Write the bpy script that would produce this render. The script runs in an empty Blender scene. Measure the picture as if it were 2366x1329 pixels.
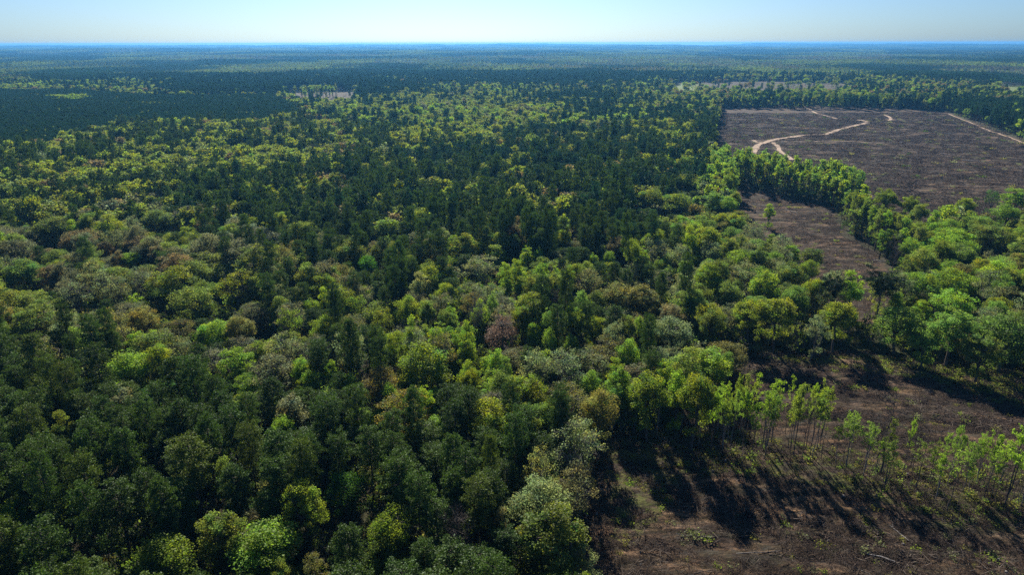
import bpy, math, random
import numpy as np
from mathutils import Vector
R = math.radians
SC = bpy.context.scene
COL = SC.collection
rng = np.random.default_rng(7)
random.seed(7)

# ------------------------------------------------------------------ camera, sky, sun
CAM_H = 95.0
PITCH = 19.75
FPX = 1576.0                                   # focal length in pixels of the 2366 px wide photograph
cam_d = bpy.data.cameras.new('camera')
cam = bpy.data.objects.new('camera', cam_d)
COL.objects.link(cam)
cam.location = (0, 0, CAM_H)
cam.rotation_euler = (R(90 - PITCH), R(0.1), 0)
cam_d.sensor_width = 36.0
cam_d.lens = 36.0 * FPX / 2366.0
cam_d.clip_start = 0.5
cam_d.clip_end = 120000
SC.camera = cam

SUN_EL, SUN_AZ = 33.0, -6.0                    # azimuth from +Y, positive to +X
world = bpy.data.worlds.new('World')
SC.world = world
world.use_nodes = True
wn, wl = world.node_tree.nodes, world.node_tree.links
wn.clear()
sky = wn.new('ShaderNodeTexSky')
sky.sky_type = 'NISHITA'
sky.sun_disc = False
sky.sun_elevation = R(SUN_EL)
sky.sun_rotation = R(SUN_AZ)
sky.altitude = 100
sky.air_density = 0.8
sky.dust_density = 0.85
sky.ozone_density = 4.0
bg = wn.new('ShaderNodeBackground')
bg.inputs['Strength'].default_value = 0.05
wo = wn.new('ShaderNodeOutputWorld')
wb = wn.new('ShaderNodeMix'); wb.data_type = 'RGBA'; wb.blend_type = 'MULTIPLY'; wb.inputs[0].default_value = 1.0
wb.inputs[7].default_value = (0.53, 0.735, 0.97, 1)      # cool white balance of the photograph
wl.new(sky.outputs[0], wb.inputs[6])
wl.new(wb.outputs[2], bg.inputs[0])
wl.new(bg.outputs[0], wo.inputs[0])

sd = bpy.data.lights.new('sun', 'SUN')
sd.energy = 5.0
sd.angle = R(0.5)
sd.color = (1.0, 0.94, 0.84)
sun = bpy.data.objects.new('sun', sd)
COL.objects.link(sun)
sdir = Vector((math.sin(R(SUN_AZ)) * math.cos(R(SUN_EL)), math.cos(R(SUN_AZ)) * math.cos(R(SUN_EL)), math.sin(R(SUN_EL))))
sun.rotation_euler = sdir.to_track_quat('Z', 'Y').to_euler()
sun.location = (0, 0, 300)

SC.view_settings.view_transform = 'Standard'
SC.view_settings.look = 'None'
SC.view_settings.exposure = 1.15
SC.view_settings.gamma = 1.0
SC.cycles.max_bounces = 6
SC.cycles.diffuse_bounces = 2
SC.cycles.transmission_bounces = 3
SC.cycles.glossy_bounces = 1
SC.cycles.transparent_max_bounces = 4
SC.cycles.volume_bounces = 0
SC.cycles.use_denoising = False
SC.cycles.use_adaptive_sampling = False

# ------------------------------------------------------------------ photo pixel -> world point (layout planning)
CP, SP = math.cos(R(PITCH)), math.sin(R(PITCH))
def at(px, py, z=0.0):
    """ground position (x, y) of the point at height z seen at photo pixel (px, py)"""
    cx, cy = (px - 1183.0) / FPX, -(py - 664.5) / FPX
    dx, dy, dz = cx, CP + cy * SP, -SP + cy * CP
    t = (z - CAM_H) / dz
    return dx * t, dy * t
def depth_at(x, y, z=0.0):
    return y * CP + (CAM_H - z) * SP
def to_px(x, y, z):
    d = y * CP + (CAM_H - z) * SP
    u = -y * -SP + (z - CAM_H) * CP            # up component
    u = y * SP + (z - CAM_H) * CP
    return 1183 + FPX * x / d, 664.5 - FPX * u / d

# ------------------------------------------------------------------ numpy noise
_perm = rng.random((256, 256))
def vnoise(x, y):
    xi, yi = np.floor(x).astype(int), np.floor(y).astype(int)
    fx, fy = x - xi, y - yi
    fx, fy = fx * fx * (3 - 2 * fx), fy * fy * (3 - 2 * fy)
    a, b = _perm[xi & 255, yi & 255], _perm[(xi + 1) & 255, yi & 255]
    c, d = _perm[xi & 255, (yi + 1) & 255], _perm[(xi + 1) & 255, (yi + 1) & 255]
    return (a * (1 - fx) + b * fx) * (1 - fy) + (c * (1 - fx) + d * fx) * fy
def fbm(x, y, o=4):
    s, a, t = 0, 1.0, 0
    for k in range(o):
        s = s + a * vnoise(x * 2 ** k + 17.3 * k, y * 2 ** k - 9.1 * k)
        t += a
        a *= 0.5
    return s / t
def inside(px, py, poly):
    px, py = np.asarray(px, float), np.asarray(py, float)
    r = np.zeros(px.shape, bool)
    n = len(poly)
    for i in range(n):
        x1, y1 = poly[i]
        x2, y2 = poly[(i + 1) % n]
        if y1 == y2: continue
        c = ((y1 > py) != (y2 > py)) & (px < (x2 - x1) * (py - y1) / (y2 - y1) + x1)
        r ^= c
    return r
def P(*pts, z=17.0):
    return [at(p[0], p[1], p[2] if len(p) > 2 else z) for p in pts]

# ------------------------------------------------------------------ layout of the land
CLEAR_NEAR = P((1345, 2600), (1325, 1150), (1395, 1030), (1480, 1000), (1570, 965), (1690, 885), (1630, 838), (1760, 822), (2000, 816), (2200, 842), (2366, 866), (2700, 915), (3600, 1000), (3600, 2600), z=0)
CLEAR_MID = P((1700, 430, 0), (1830, 460, 0), (1930, 488, 0), (1950, 545, 0), (2010, 575, 0), (2065, 640, 0), (2085, 660, 12), (2030, 655, 17), (1960, 640, 17), (1885, 600, 17), (1870, 560, 17), (1800, 515, 17), (1740, 480, 17), (1705, 455, 17))
CLEAR_FAR = P((1663, 251, 0), (1833, 243, 0), (2033, 249, 0), (2183, 262, 0), (2238, 280, 0), (2366, 327, 0), (2560, 395, 0), (2560, 450, 17), (2366, 445, 17), (2330, 500, 6), (2200, 505, 6), (2140, 480, 14), (2100, 458, 17), (2000, 452, 17), (1985, 412, 12), (1950, 385, 17), (1860, 378, 17), (1800, 362, 17), (1760, 347, 17), (1690, 350, 17), (1640, 365, 6), (1645, 330, 0), (1650, 300, 0), (1655, 270, 0))
CLEAR_SMALL = P((650, 214, 0), (730, 209, 0), (838, 210, 0), (815, 236, 10), (740, 240, 10), (690, 234, 4))
CLEAR_BROWN = P((1615, 191, 0), (1780, 188, 0), (1930, 193, 0), (2000, 202, 0), (1960, 212, 12), (1700, 211, 12), (1600, 207, 12))
FIELD_A = P((1520, 212, 14), (1575, 190, 0), (1617, 190, 0), (1607, 210, 14), z=0)
FIELD_B = P((2290, 190, 0), (2500, 188, 0), (2500, 206, 14), (2310, 204, 14), z=0)
FIELD_C = P((2325, 211, 0), (2500, 211, 0), (2500, 222, 14), (2325, 219, 14), z=0)
CLEAR_TINY = P((740, 179, 0), (800, 180, 0), (795, 186, 5), (750, 186, 5), z=0)
CLEARINGS = [CLEAR_NEAR, CLEAR_MID, CLEAR_FAR, CLEAR_SMALL, CLEAR_BROWN, FIELD_A, FIELD_B, FIELD_C, CLEAR_TINY]

def ground_z(x, y):
    x, y = np.asarray(x, float), np.asarray(y, float)
    r = np.hypot(x, y)
    far = np.clip((r - 1500) / 8000, 0, 1)
    z = (fbm(x / 90.0 + 3, y / 90.0, 3) - 0.5) * 3.0
    z = z + far * (fbm(x / 2200.0 + 40, y / 2600.0 + 11, 3) - 0.45) * 70.0
    z = z + np.clip((r - 9000) / 9000, 0, 1) * (fbm(x / 2600.0 + 4, y / 5000.0 + 2, 3) - 0.3) * 75
    # logging ruts and windrows in the cut-over ground
    k = np.clip(1 - (r - 700) / 400, 0, 1)
    u, v = x * 0.98 - y * 0.2, y * 0.98 + x * 0.2
    z = z + k * (fbm(u / 16.0, v / 2.6, 3) - 0.5) * (1.1 + np.clip((r - 300) / 200, 0, 1) * 0.8)
    z = z + np.clip((r - 300) / 200, 0, 1) * np.clip((1100 - r) / 200, 0, 1) * (fbm(u / 45.0 + 9, v / 9.0, 2) - 0.5) * 2.2
    z = z + np.clip((420 - r) / 120, 0, 1) * (fbm(x / 2.6 + 31, y / 1.7, 3) - 0.5) * 0.75
    return z
def gz(x, y):
    return float(ground_z(np.array([x]), np.array([y]))[0])

# ------------------------------------------------------------------ materials
def mat(name):
    m = bpy.data.materials.new(name)
    m.use_nodes = True
    m.node_tree.nodes.clear()
    return m, m.node_tree.nodes, m.node_tree.links
def leaf_mat(name, transl, rough_amt=0.06):
    m, n, l = mat(name)
    out = n.new('ShaderNodeOutputMaterial')
    a = n.new('ShaderNodeAttribute'); a.attribute_type = 'INSTANCER'; a.attribute_name = 'tint'
    b = n.new('ShaderNodeAttribute'); b.attribute_type = 'GEOMETRY'; b.attribute_name = 'lc'
    mx = n.new('ShaderNodeMix'); mx.data_type = 'RGBA'; mx.blend_type = 'MULTIPLY'; mx.inputs[0].default_value = 1
    l.new(a.outputs['Color'], mx.inputs[6]); l.new(b.outputs['Color'], mx.inputs[7])
    d = n.new('ShaderNodeBsdfDiffuse')
    t = n.new('ShaderNodeBsdfTranslucent')
    l.new(mx.outputs[2], d.inputs[0])
    hs = n.new('ShaderNodeHueSaturation'); hs.inputs['Saturation'].default_value = 1.08; hs.inputs['Value'].default_value = 1.15
    l.new(mx.outputs[2], hs.inputs['Color']); l.new(hs.outputs[0], t.inputs[0])
    ms = n.new('ShaderNodeMixShader'); ms.inputs[0].default_value = transl
    l.new(d.outputs[0], ms.inputs[1]); l.new(t.outputs[0], ms.inputs[2])
    g = n.new('ShaderNodeBsdfGlossy'); g.inputs['Roughness'].default_value = 0.55; g.inputs['Color'].default_value = (0.8, 0.85, 0.9, 1)
    ms2 = n.new('ShaderNodeMixShader'); ms2.inputs[0].default_value = rough_amt
    l.new(ms.outputs[0], ms2.inputs[1]); l.new(g.outputs[0], ms2.inputs[2])
    l.new(ms2.outputs[0], out.inputs[0])
    return m
M_LEAF = leaf_mat('leaves', 0.58, 0.010)
M_NEEDLE = leaf_mat('needles', 0.30, 0.015)
def noise_mat(name, c1, c2, scale, rough=0.9, bump=0.0):
    m, n, l = mat(name)
    out = n.new('ShaderNodeOutputMaterial')
    p = n.new('ShaderNodeBsdfPrincipled'); p.inputs['Roughness'].default_value = rough
    p.inputs['Specular IOR Level'].default_value = 0.15
    tc = n.new('ShaderNodeTexCoord')
    no = n.new('ShaderNodeTexNoise'); no.inputs['Scale'].default_value = scale; no.inputs['Detail'].default_value = 5
    l.new(tc.outputs['Object'], no.inputs['Vector'])
    r = n.new('ShaderNodeValToRGB')
    r.color_ramp.elements[0].position = 0.35; r.color_ramp.elements[0].color = (*c1, 1)
    r.color_ramp.elements[1].position = 0.65; r.color_ramp.elements[1].color = (*c2, 1)
    l.new(no.outputs['Fac'], r.inputs[0]); l.new(r.outputs[0], p.inputs['Base Color'])
    l.new(p.outputs[0], out.inputs[0])
    return m
M_BARK = noise_mat('bark', (0.055, 0.045, 0.038), (0.12, 0.10, 0.085), 3.0)
M_PALEBARK = noise_mat('pale_bark', (0.10, 0.09, 0.08), (0.22, 0.20, 0.18), 3.0)
M_DEAD = noise_mat('weathered_wood', (0.22, 0.20, 0.18), (0.45, 0.42, 0.38), 2.0)
M_SLASH = noise_mat('slash_wood', (0.018, 0.012, 0.009), (0.085, 0.058, 0.042), 1.2)
M_TWIG = noise_mat('dry_twigs', (0.07, 0.052, 0.038), (0.17, 0.135, 0.105), 1.5)
M_TRACK = noise_mat('sandy_dirt', (0.24, 0.17, 0.115), (0.40, 0.29, 0.195), 0.6)

def ground_mat():
    m, n, l = mat('forest_and_cutover_soil')
    out = n.new('ShaderNodeOutputMaterial')
    p = n.new('ShaderNodeBsdfPrincipled'); p.inputs['Roughness'].default_value = 0.95
    p.inputs['Specular IOR Level'].default_value = 0.1
    tc = n.new('ShaderNodeTexCoord')
    def nz(scale, detail=6, rough=0.6, sv=(1, 1, 1), rot=0.0):
        mp = n.new('ShaderNodeMapping'); mp.inputs['Scale'].default_value = sv; mp.inputs['Rotation'].default_value = (0, 0, rot)
        l.new(tc.outputs['Object'], mp.inputs[0])
        x = n.new('ShaderNodeTexNoise'); x.inputs['Scale'].default_value = scale; x.inputs['Detail'].default_value = detail; x.inputs['Roughness'].default_value = rough
        l.new(mp.outputs[0], x.inputs['Vector'])
        return x.outputs['Fac']
    def ramp(f, stops):
        r = n.new('ShaderNodeValToRGB')
        e = r.color_ramp.elements
        e[0].position, e[0].color = stops[0][0], (*stops[0][1], 1)
        e[1].position, e[1].color = stops[1][0], (*stops[1][1], 1)
        for s in stops[2:]:
            k = e.new(s[0]); k.color = (*s[1], 1)
        l.new(f, r.inputs[0])
        return r.outputs[0]
    def mix(f, a, b, mode='MIX'):
        x = n.new('ShaderNodeMix'); x.data_type = 'RGBA'; x.blend_type = mode
        if isinstance(f, (int, float)): x.inputs[0].default_value = f
        else: l.new(f, x.inputs[0])
        for v, i in ((a, 6), (b, 7)):
            if isinstance(v, tuple): x.inputs[i].default_value = (*v, 1)
            else: l.new(v, x.inputs[i])
        return x.outputs[2]
    def attr(nm):
        a = n.new('ShaderNodeAttribute'); a.attribute_type = 'GEOMETRY'; a.attribute_name = nm
        return a.outputs['Fac']
    # cut-over soil: reddish brown earth, grey litter, dark slash, streaked along the windrows
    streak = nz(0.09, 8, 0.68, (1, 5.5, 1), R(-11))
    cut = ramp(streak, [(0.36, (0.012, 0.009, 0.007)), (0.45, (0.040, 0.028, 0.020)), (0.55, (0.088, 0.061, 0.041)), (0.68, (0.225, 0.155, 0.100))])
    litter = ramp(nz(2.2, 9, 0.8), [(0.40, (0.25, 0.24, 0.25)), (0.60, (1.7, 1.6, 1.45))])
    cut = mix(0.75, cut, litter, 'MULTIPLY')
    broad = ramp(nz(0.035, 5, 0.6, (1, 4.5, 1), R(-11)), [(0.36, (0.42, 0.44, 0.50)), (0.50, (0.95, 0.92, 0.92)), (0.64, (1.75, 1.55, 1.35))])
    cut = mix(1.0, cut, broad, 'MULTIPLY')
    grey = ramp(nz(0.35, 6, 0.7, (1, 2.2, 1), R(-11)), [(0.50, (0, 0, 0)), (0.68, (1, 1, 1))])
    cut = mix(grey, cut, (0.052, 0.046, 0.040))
    # forest floor
    floor = ramp(nz(0.5, 7, 0.7), [(0.35, (0.020, 0.018, 0.010)), (0.65, (0.060, 0.050, 0.028))])
    fgreen = ramp(nz(0.012, 6, 0.6), [(0.45, (0, 0, 0)), (0.60, (1, 1, 1))])
    floor = mix(fgreen, floor, (0.050, 0.060, 0.020))
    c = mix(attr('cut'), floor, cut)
    gcol = ramp(nz(0.9, 7, 0.75), [(0.35, (0.060, 0.055, 0.022)), (0.65, (0.135, 0.155, 0.035))])
    gm = n.new('ShaderNodeMath'); gm.operation = 'MULTIPLY'; gm.use_clamp = True
    l.new(attr('grassy'), gm.inputs[0])
    gn = ramp(nz(0.22, 7, 0.7), [(0.44, (0, 0, 0)), (0.56, (1, 1, 1))])
    l.new(gn, gm.inputs[1])
    c = mix(gm.outputs[0], c, gcol)
    field = ramp(nz(0.05, 6, 0.7, (1, 4, 1)), [(0.35, (0.085, 0.12, 0.03)), (0.65, (0.15, 0.18, 0.05))])
    c = mix(attr('field'), c, field)
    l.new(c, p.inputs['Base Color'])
    b = n.new('ShaderNodeBump'); b.inputs['Strength'].default_value = 1.0; b.inputs['Distance'].default_value = 0.5
    l.new(nz(1.1, 8, 0.75, (1, 1.8, 1), R(-11)), b.inputs['Height'])
    l.new(b.outputs[0], p.inputs['Normal'])
    l.new(p.outputs[0], out.inputs[0])
    return m
M_GROUND = ground_mat()

# ------------------------------------------------------------------ mesh helpers
def np_mesh(name, verts, faces, mats=(), mat_index=None, lc=None, smooth=False):
    """faces: (n,4) int array (a triangle repeats nothing: use separate n,3 arrays via faces list)"""
    me = bpy.data.meshes.new(name)
    fs = faces if isinstance(faces, list) else [faces]
    tot = np.concatenate([np.full(len(f), f.shape[1]) for f in fs])
    flat = np.concatenate([f.ravel() for f in fs])
    me.vertices.add(len(verts)); me.vertices.foreach_set('co', np.ascontiguousarray(verts, dtype=np.float32).ravel())
    me.loops.add(len(flat)); me.loops.foreach_set('vertex_index', flat.astype(np.int32))
    st = np.concatenate([[0], np.cumsum(tot)[:-1]])
    me.polygons.add(len(tot)); me.polygons.foreach_set('loop_start', st.astype(np.int32))
    for m in mats: me.materials.append(m)
    if mat_index is not None: me.polygons.foreach_set('material_index', np.asarray(mat_index, dtype=np.int32))
    if smooth: me.polygons.foreach_set('use_smooth', np.ones(len(tot), bool))
    if lc is not None:
        a = me.color_attributes.new('lc', 'FLOAT_COLOR', 'POINT')
        c = np.ones((len(verts), 4), np.float32); c[:, :3] = lc
        a.data.foreach_set('color', c.ravel())
    me.update(calc_edges=True)
    return me
def link(name, me, parent=None):
    o = bpy.data.objects.new(name, me)
    COL.objects.link(o)
    if parent: o.parent = parent
    return o
def unit(v):
    return v / np.maximum(np.linalg.norm(v, axis=-1, keepdims=True), 1e-9)
def cards(cen, nrm, w, h, g):
    """one leaf-spray quad per centre, kinked and turned at random about its normal"""
    n = len(cen)
    ref = unit(g.normal(size=(n, 3)))
    t = unit(np.cross(nrm, ref)); b = np.cross(nrm, t)
    w, h = np.broadcast_to(w, (n,))[:, None], np.broadcast_to(h, (n,))[:, None]
    bend = nrm * (0.25 * w) * g.uniform(-1, 1, (n, 1))
    v = np.stack([cen - t * w, cen - b * h * 0.8 + bend, cen + t * w, cen + b * h + bend * 0.4], 1).reshape(-1, 3)
    return v, np.arange(4 * n).reshape(n, 4)
class Tubes:
    def __init__(s): s.v, s.f, s.n = [], [], 0
    def add(s, pts, rad, sides=5):
        pts = np.asarray(pts, float); k = len(pts)
        d = unit(np.gradient(pts, axis=0))
        ref = np.where(np.abs(d[:, 2:3]) > 0.9, np.array([[1.0, 0, 0]]), np.array([[0, 0, 1.0]]))
        a = unit(np.cross(d, ref)); b = np.cross(d, a)
        th = np.linspace(0, 2 * math.pi, sides, endpoint=False)
        ring = pts[:, None] + (a[:, None] * np.cos(th)[None, :, None] + b[:, None] * np.sin(th)[None, :, None]) * np.asarray(rad)[:, None, None]
        s.v.append(ring.reshape(-1, 3))
        i = np.arange(k - 1)[:, None] * sides + np.arange(sides)[None]
        j = np.arange(k - 1)[:, None] * sides + (np.arange(sides)[None] + 1) % sides
        s.f.append((np.stack([i, j, j + sides, i + sides], -1).reshape(-1, 4)) + s.n)
        s.n += k * sides
    def out(s): return np.concatenate(s.v), np.concatenate(s.f)
def curve(a, b, lift, k, g, wob=0.0):
    a, b = np.asarray(a, float), np.asarray(b, float)
    t = np.linspace(0, 1, k)[:, None]
    p = a + (b - a) * t
    p[:, 2] += lift * np.sin(t[:, 0] * math.pi)
    if wob:
        p[1:-1] += g.normal(size=(k - 2, 3)) * wob
    return p

# ------------------------------------------------------------------ tree prototypes
# every prototype: dict(trunk mesh data, crown mesh data), height H0 and crown radius R0 in metres
def dome_points(n, g, lo=-0.25):
    i = np.arange(n) + 0.5
    z = lo + (1 - lo) * (i / n)
    th = i * 2.399963 + g.uniform(0, 6.28)
    r = np.sqrt(np.clip(1 - z * z, 0, 1))
    return np.stack([r * np.cos(th), r * np.sin(th), z], 1)
def broadleaf(seed, H=17.0, Rc=4.6, base=0.38, nclump=70, leaves=80, puff=1.05, leaf=0.17, sparse=0.0, limbs=7, lod=0, squash=1.0, conic=0.0):
    g = np.random.default_rng(seed)
    T = Tubes()
    zc = H * (base + (1 - base) * 0.42)
    ztop = H
    lean = g.normal(size=2) * 0.35
    fork = H * (base + 0.06)
    tr = 0.24 * (H / 17)
    tp = curve((0, 0, -0.5), (lean[0], lean[1], fork), 0, 5, g, 0.08)
    T.add(tp, np.linspace(tr * 1.25, tr * 0.8, 5), 6)
    # a lumpy dome: the radius varies with direction in a few big lobes
    lobes = unit(g.normal(size=(6, 3)) * np.array([1, 1, 0.6]) + np.array([0, 0, 0.35]))
    d = dome_points(nclump, g, -0.35)
    d = unit(d + g.normal(size=d.shape) * 0.20)
    lob = 0.68 + 0.38 * np.max(np.clip(d @ lobes.T, 0, 1) ** 4 * g.uniform(0.6, 1.0, 6)[None], axis=1)
    rad = lob * g.uniform(0.78, 1.10, nclump)
    inner = g.random(nclump) < 0.22
    rad = np.where(inner, rad * g.uniform(0.45, 0.75, nclump), rad)
    up, dn = ztop - zc, zc - H * base
    shrink = 1 - conic * np.clip(d[:, 2], 0, 1)
    cen = np.stack([d[:, 0] * Rc * 0.92 * rad * shrink, d[:, 1] * Rc * 0.92 * rad * shrink, zc + np.where(d[:, 2] > 0, d[:, 2] * (up - puff * 0.6), d[:, 2] * dn) * rad * squash], 1)
    # a few sprays lower down the trunk, so that crowns run together below
    ns = max(4, nclump // 7)
    sk = g.choice(nclump, ns, replace=False); az_ = g.uniform(0, 6.28, ns); rs_ = Rc * g.uniform(0.15, 0.62, ns)
    cen[sk] = np.stack([np.cos(az_) * rs_, np.sin(az_) * rs_, H * g.uniform(base * 0.45, base * 1.15, ns)], 1)
    cen[:, :2] += lean
    # limbs
    k = limbs
    az = np.arange(k) * 2 * math.pi / k + g.uniform(0, 1, k)
    li = []
    for q in range(k):
        rr = Rc * g.uniform(0.35, 0.6)
        e = np.array([lean[0] + math.cos(az[q]) * rr, lean[1] + math.sin(az[q]) * rr, zc + g.uniform(-0.05, 0.5) * up])
        s = np.array([lean[0] * 0.8, lean[1] * 0.8, fork * g.uniform(0.82, 1.0)])
        c = curve(s, e, 0.35, 5, g, 0.15)
        T.add(c, np.linspace(tr * 0.55, tr * 0.22, 5), 5)
        li.append(e)
    e = np.array([lean[0], lean[1], zc + 0.6 * up]); li.append(e)
    T.add(curve((lean[0], lean[1], fork - 0.2), e, 0, 4, g, 0.1), np.linspace(tr * 0.7, tr * 0.2, 4), 5)
    li = np.array(li)
    near = np.argmin(np.linalg.norm(cen[:, None] - li[None], axis=2), axis=1)
    for q in range(nclump):
        T.add(curve(li[near[q]], cen[q], 0.2, 3, g, 0.08), [tr * 0.22, tr * 0.13, 0.02], 3)
        if sparse > 0.3:
            for _ in range(3):
                T.add(np.array([cen[q], cen[q] + g.normal(size=3) * puff * 0.6 + [0, 0, 0.4]]), [0.035, 0.012], 3)
    bv, bf = T.out()
    # leaves
    keep = g.random(nclump) > sparse * 0.35
    pr = puff * g.uniform(0.55, 1.35, nclump)
    nl = np.maximum((leaves * (pr / puff) ** 2 * (1 - 0.6 * sparse) * g.uniform(0.7, 1.2, nclump)).astype(int), 4) * keep
    idx = np.repeat(np.arange(nclump), nl)
    dirs = unit(g.normal(size=(len(idx), 3)))
    rr = g.random(len(idx)) ** 0.45
    pos = cen[idx] + dirs * (pr[idx] * rr)[:, None] * np.array([1.12, 1.12, 0.82])
    nr = unit(dirs * 0.8 + g.normal(size=dirs.shape) * 0.75 + np.array([0, 0, 0.25]))
    sz = leaf * g.uniform(0.6, 1.4, len(idx))
    lv, lf = cards(pos, nr, sz, sz * 1.15, g)
    cl = g.uniform(0.74, 1.24, nclump)[idx] * g.uniform(0.70, 1.28, len(idx))
    hue = g.normal(size=len(idx)) * 0.06 + (g.normal(size=nclump) * 0.10)[idx] + g.normal() * 0.03
    lcv = np.stack([cl * (1 + hue), cl, cl * (1 - hue)], 1)
    return dict(bv=bv, bf=bf, lv=lv, lf=lf, lc=np.repeat(lcv, 4, 0), H=H, R=Rc * 0.87)
def pine(seed, H=22.0, Rc=3.4, base=0.42, whorl=0.95, needles=54, tuft=0.64, leaf=0.102, umbrella=False):
    g = np.random.default_rng(seed)
    T = Tubes()
    lean = g.normal(size=2) * 0.25
    tr = 0.21 * (H / 22)
    T.add(curve((0, 0, -0.5), (lean[0], lean[1], H - 0.6), 0, 7, g, 0.06), np.linspace(tr * 1.2, 0.05, 7), 6)
    cen = []
    z = H * base
    while z < H - 0.5:
        t = (z - H * base) / (H * (1 - base))
        if umbrella: prof = 0.55 + 0.5 * math.sin(min(t * 1.2, 1) * math.pi * 0.62)
        else: prof = (0.55 + 0.6 * t) if t < 0.38 else 0.78 * math.sqrt(max(1 - ((t - 0.38) / 0.64) ** 2.0, 0.03)) + 0.02
        nb = g.integers(4, 7)
        a0 = g.uniform(0, 6.28)
        for q in range(nb):
            if g.random() < 0.14 * (1 - t): continue
            a = a0 + q * 6.283 / nb + g.normal() * 0.25
            L = Rc * prof * g.uniform(0.68, 1.18)
            s = np.array([lean[0] * z / H, lean[1] * z / H, z])
            e = s + np.array([math.cos(a) * L, math.sin(a) * L, L * g.uniform(0.10, 0.55)])
            T.add(curve(s, e, -0.15, 3, g), [0.055, 0.035, 0.012], 3)
            m = max(2, int(L / 0.62))
            for w in range(m):
                u = 1.0 - w * 0.62 / max(L, 0.7)
                if u < 0.18: break
                side = np.array([-math.sin(a), math.cos(a), 0]) * g.normal() * 0.42 * (1.3 - u)
                cen.append(s + (e - s) * u + side + [0, 0, g.uniform(-0.1, 0.35)])
        z += whorl * g.uniform(0.7, 1.2)
    cen.append(np.array([lean[0], lean[1], H - 0.4]))
    cen = np.array(cen); nclump = len(cen)
    pr = tuft * g.uniform(0.7, 1.3, nclump)
    nl = np.maximum((needles * g.uniform(0.6, 1.3, nclump)).astype(int), 5)
    idx = np.repeat(np.arange(nclump), nl)
    dirs = unit(g.normal(size=(len(idx), 3)) + np.array([0, 0, 0.25]))
    pos = cen[idx] + dirs * (pr[idx] * g.random(len(idx)) ** 0.5)[:, None]
    nr = unit(np.cross(dirs, unit(g.normal(size=dirs.shape))) + dirs * 0.35)
    sz = leaf * g.uniform(0.6, 1.4, len(idx))
    lv, lf = cards(pos, nr, sz * 0.8, sz * 1.5, g)
    cl = g.uniform(0.75, 1.25, nclump)[idx] * g.uniform(0.7, 1.3, len(idx))
    hue = g.normal(size=len(idx)) * 0.06
    lcv = np.stack([cl * (1 + hue), cl, cl * (1 - hue)], 1)
    bv, bf = T.out()
    return dict(bv=bv, bf=bf, lv=lv, lf=lf, lc=np.repeat(lcv, 4, 0), H=H, R=Rc * 0.95)
def slender(seed, H=17.0, Rc=1.7, lean_amt=0.45, forks=1, dens=1.0):
    """young tree left in the cut-over: thin bare stem, narrow tuft of spring leaves"""
    g = np.random.default_rng(seed)
    T = Tubes(); cen = []
    for q in range(forks):
        a = g.uniform(0, 6.28)
        top = np.array([math.cos(a), math.sin(a), 0]) * lean_amt * g.uniform(0.5, 1.6) * (1 + 0.8 * (forks > 1)) + [0, 0, H * g.uniform(0.86, 1.0)]
        st = np.array([0, 0, -0.4]) if q == 0 else np.array([0, 0, H * 0.12])
        c = curve(st, top, 0, 8, g, 0.10)
        T.add(c, np.linspace(0.13, 0.035, 8), 5)
        nb = int(26 * dens / forks ** 0.5)
        for w in range(nb):
            t = 1 - 0.50 * g.random() ** 1.4
            i = t * 7; i0 = min(int(i), 6)
            s = c[i0] + (c[i0 + 1] - c[i0]) * (i - i0)
            a = g.uniform(0, 6.28); L = Rc * g.uniform(0.3, 1.05) * (0.35 + 1.5 * max(1 - t, 0.08))
            e = s + [math.cos(a) * L, math.sin(a) * L, L * g.uniform(0.4, 1.1)]
            T.add(curve(s, e, 0, 3, g), [0.03, 0.02, 0.008], 3)
            for u in (0.55, 0.8, 1.0): cen.append(s + (e - s) * u + g.normal(size=3) * 0.12)
        cen.append(top)
    cen = np.array(cen)
    n = len(cen)
    nl = (g.uniform(6, 19, n) * dens).astype(int) + 2
    idx = np.repeat(np.arange(n), nl)
    dirs = unit(g.normal(size=(len(idx), 3)))
    pos = cen[idx] + dirs * (0.48 * g.random(len(idx)) ** 0.5)[:, None]
    sz = 0.10 * g.uniform(0.6, 1.5, len(idx))
    lv, lf = cards(pos, unit(g.normal(size=dirs.shape) + [0, 0, 0.4]), sz, sz * 1.2, g)
    cl = g.uniform(0.75, 1.25, len(idx))
    bv, bf = T.out()
    return dict(bv=bv, bf=bf, lv=lv, lf=lf, lc=np.repeat(np.stack([cl, cl, cl * 0.95], 1), 4, 0), H=H, R=Rc)
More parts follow.
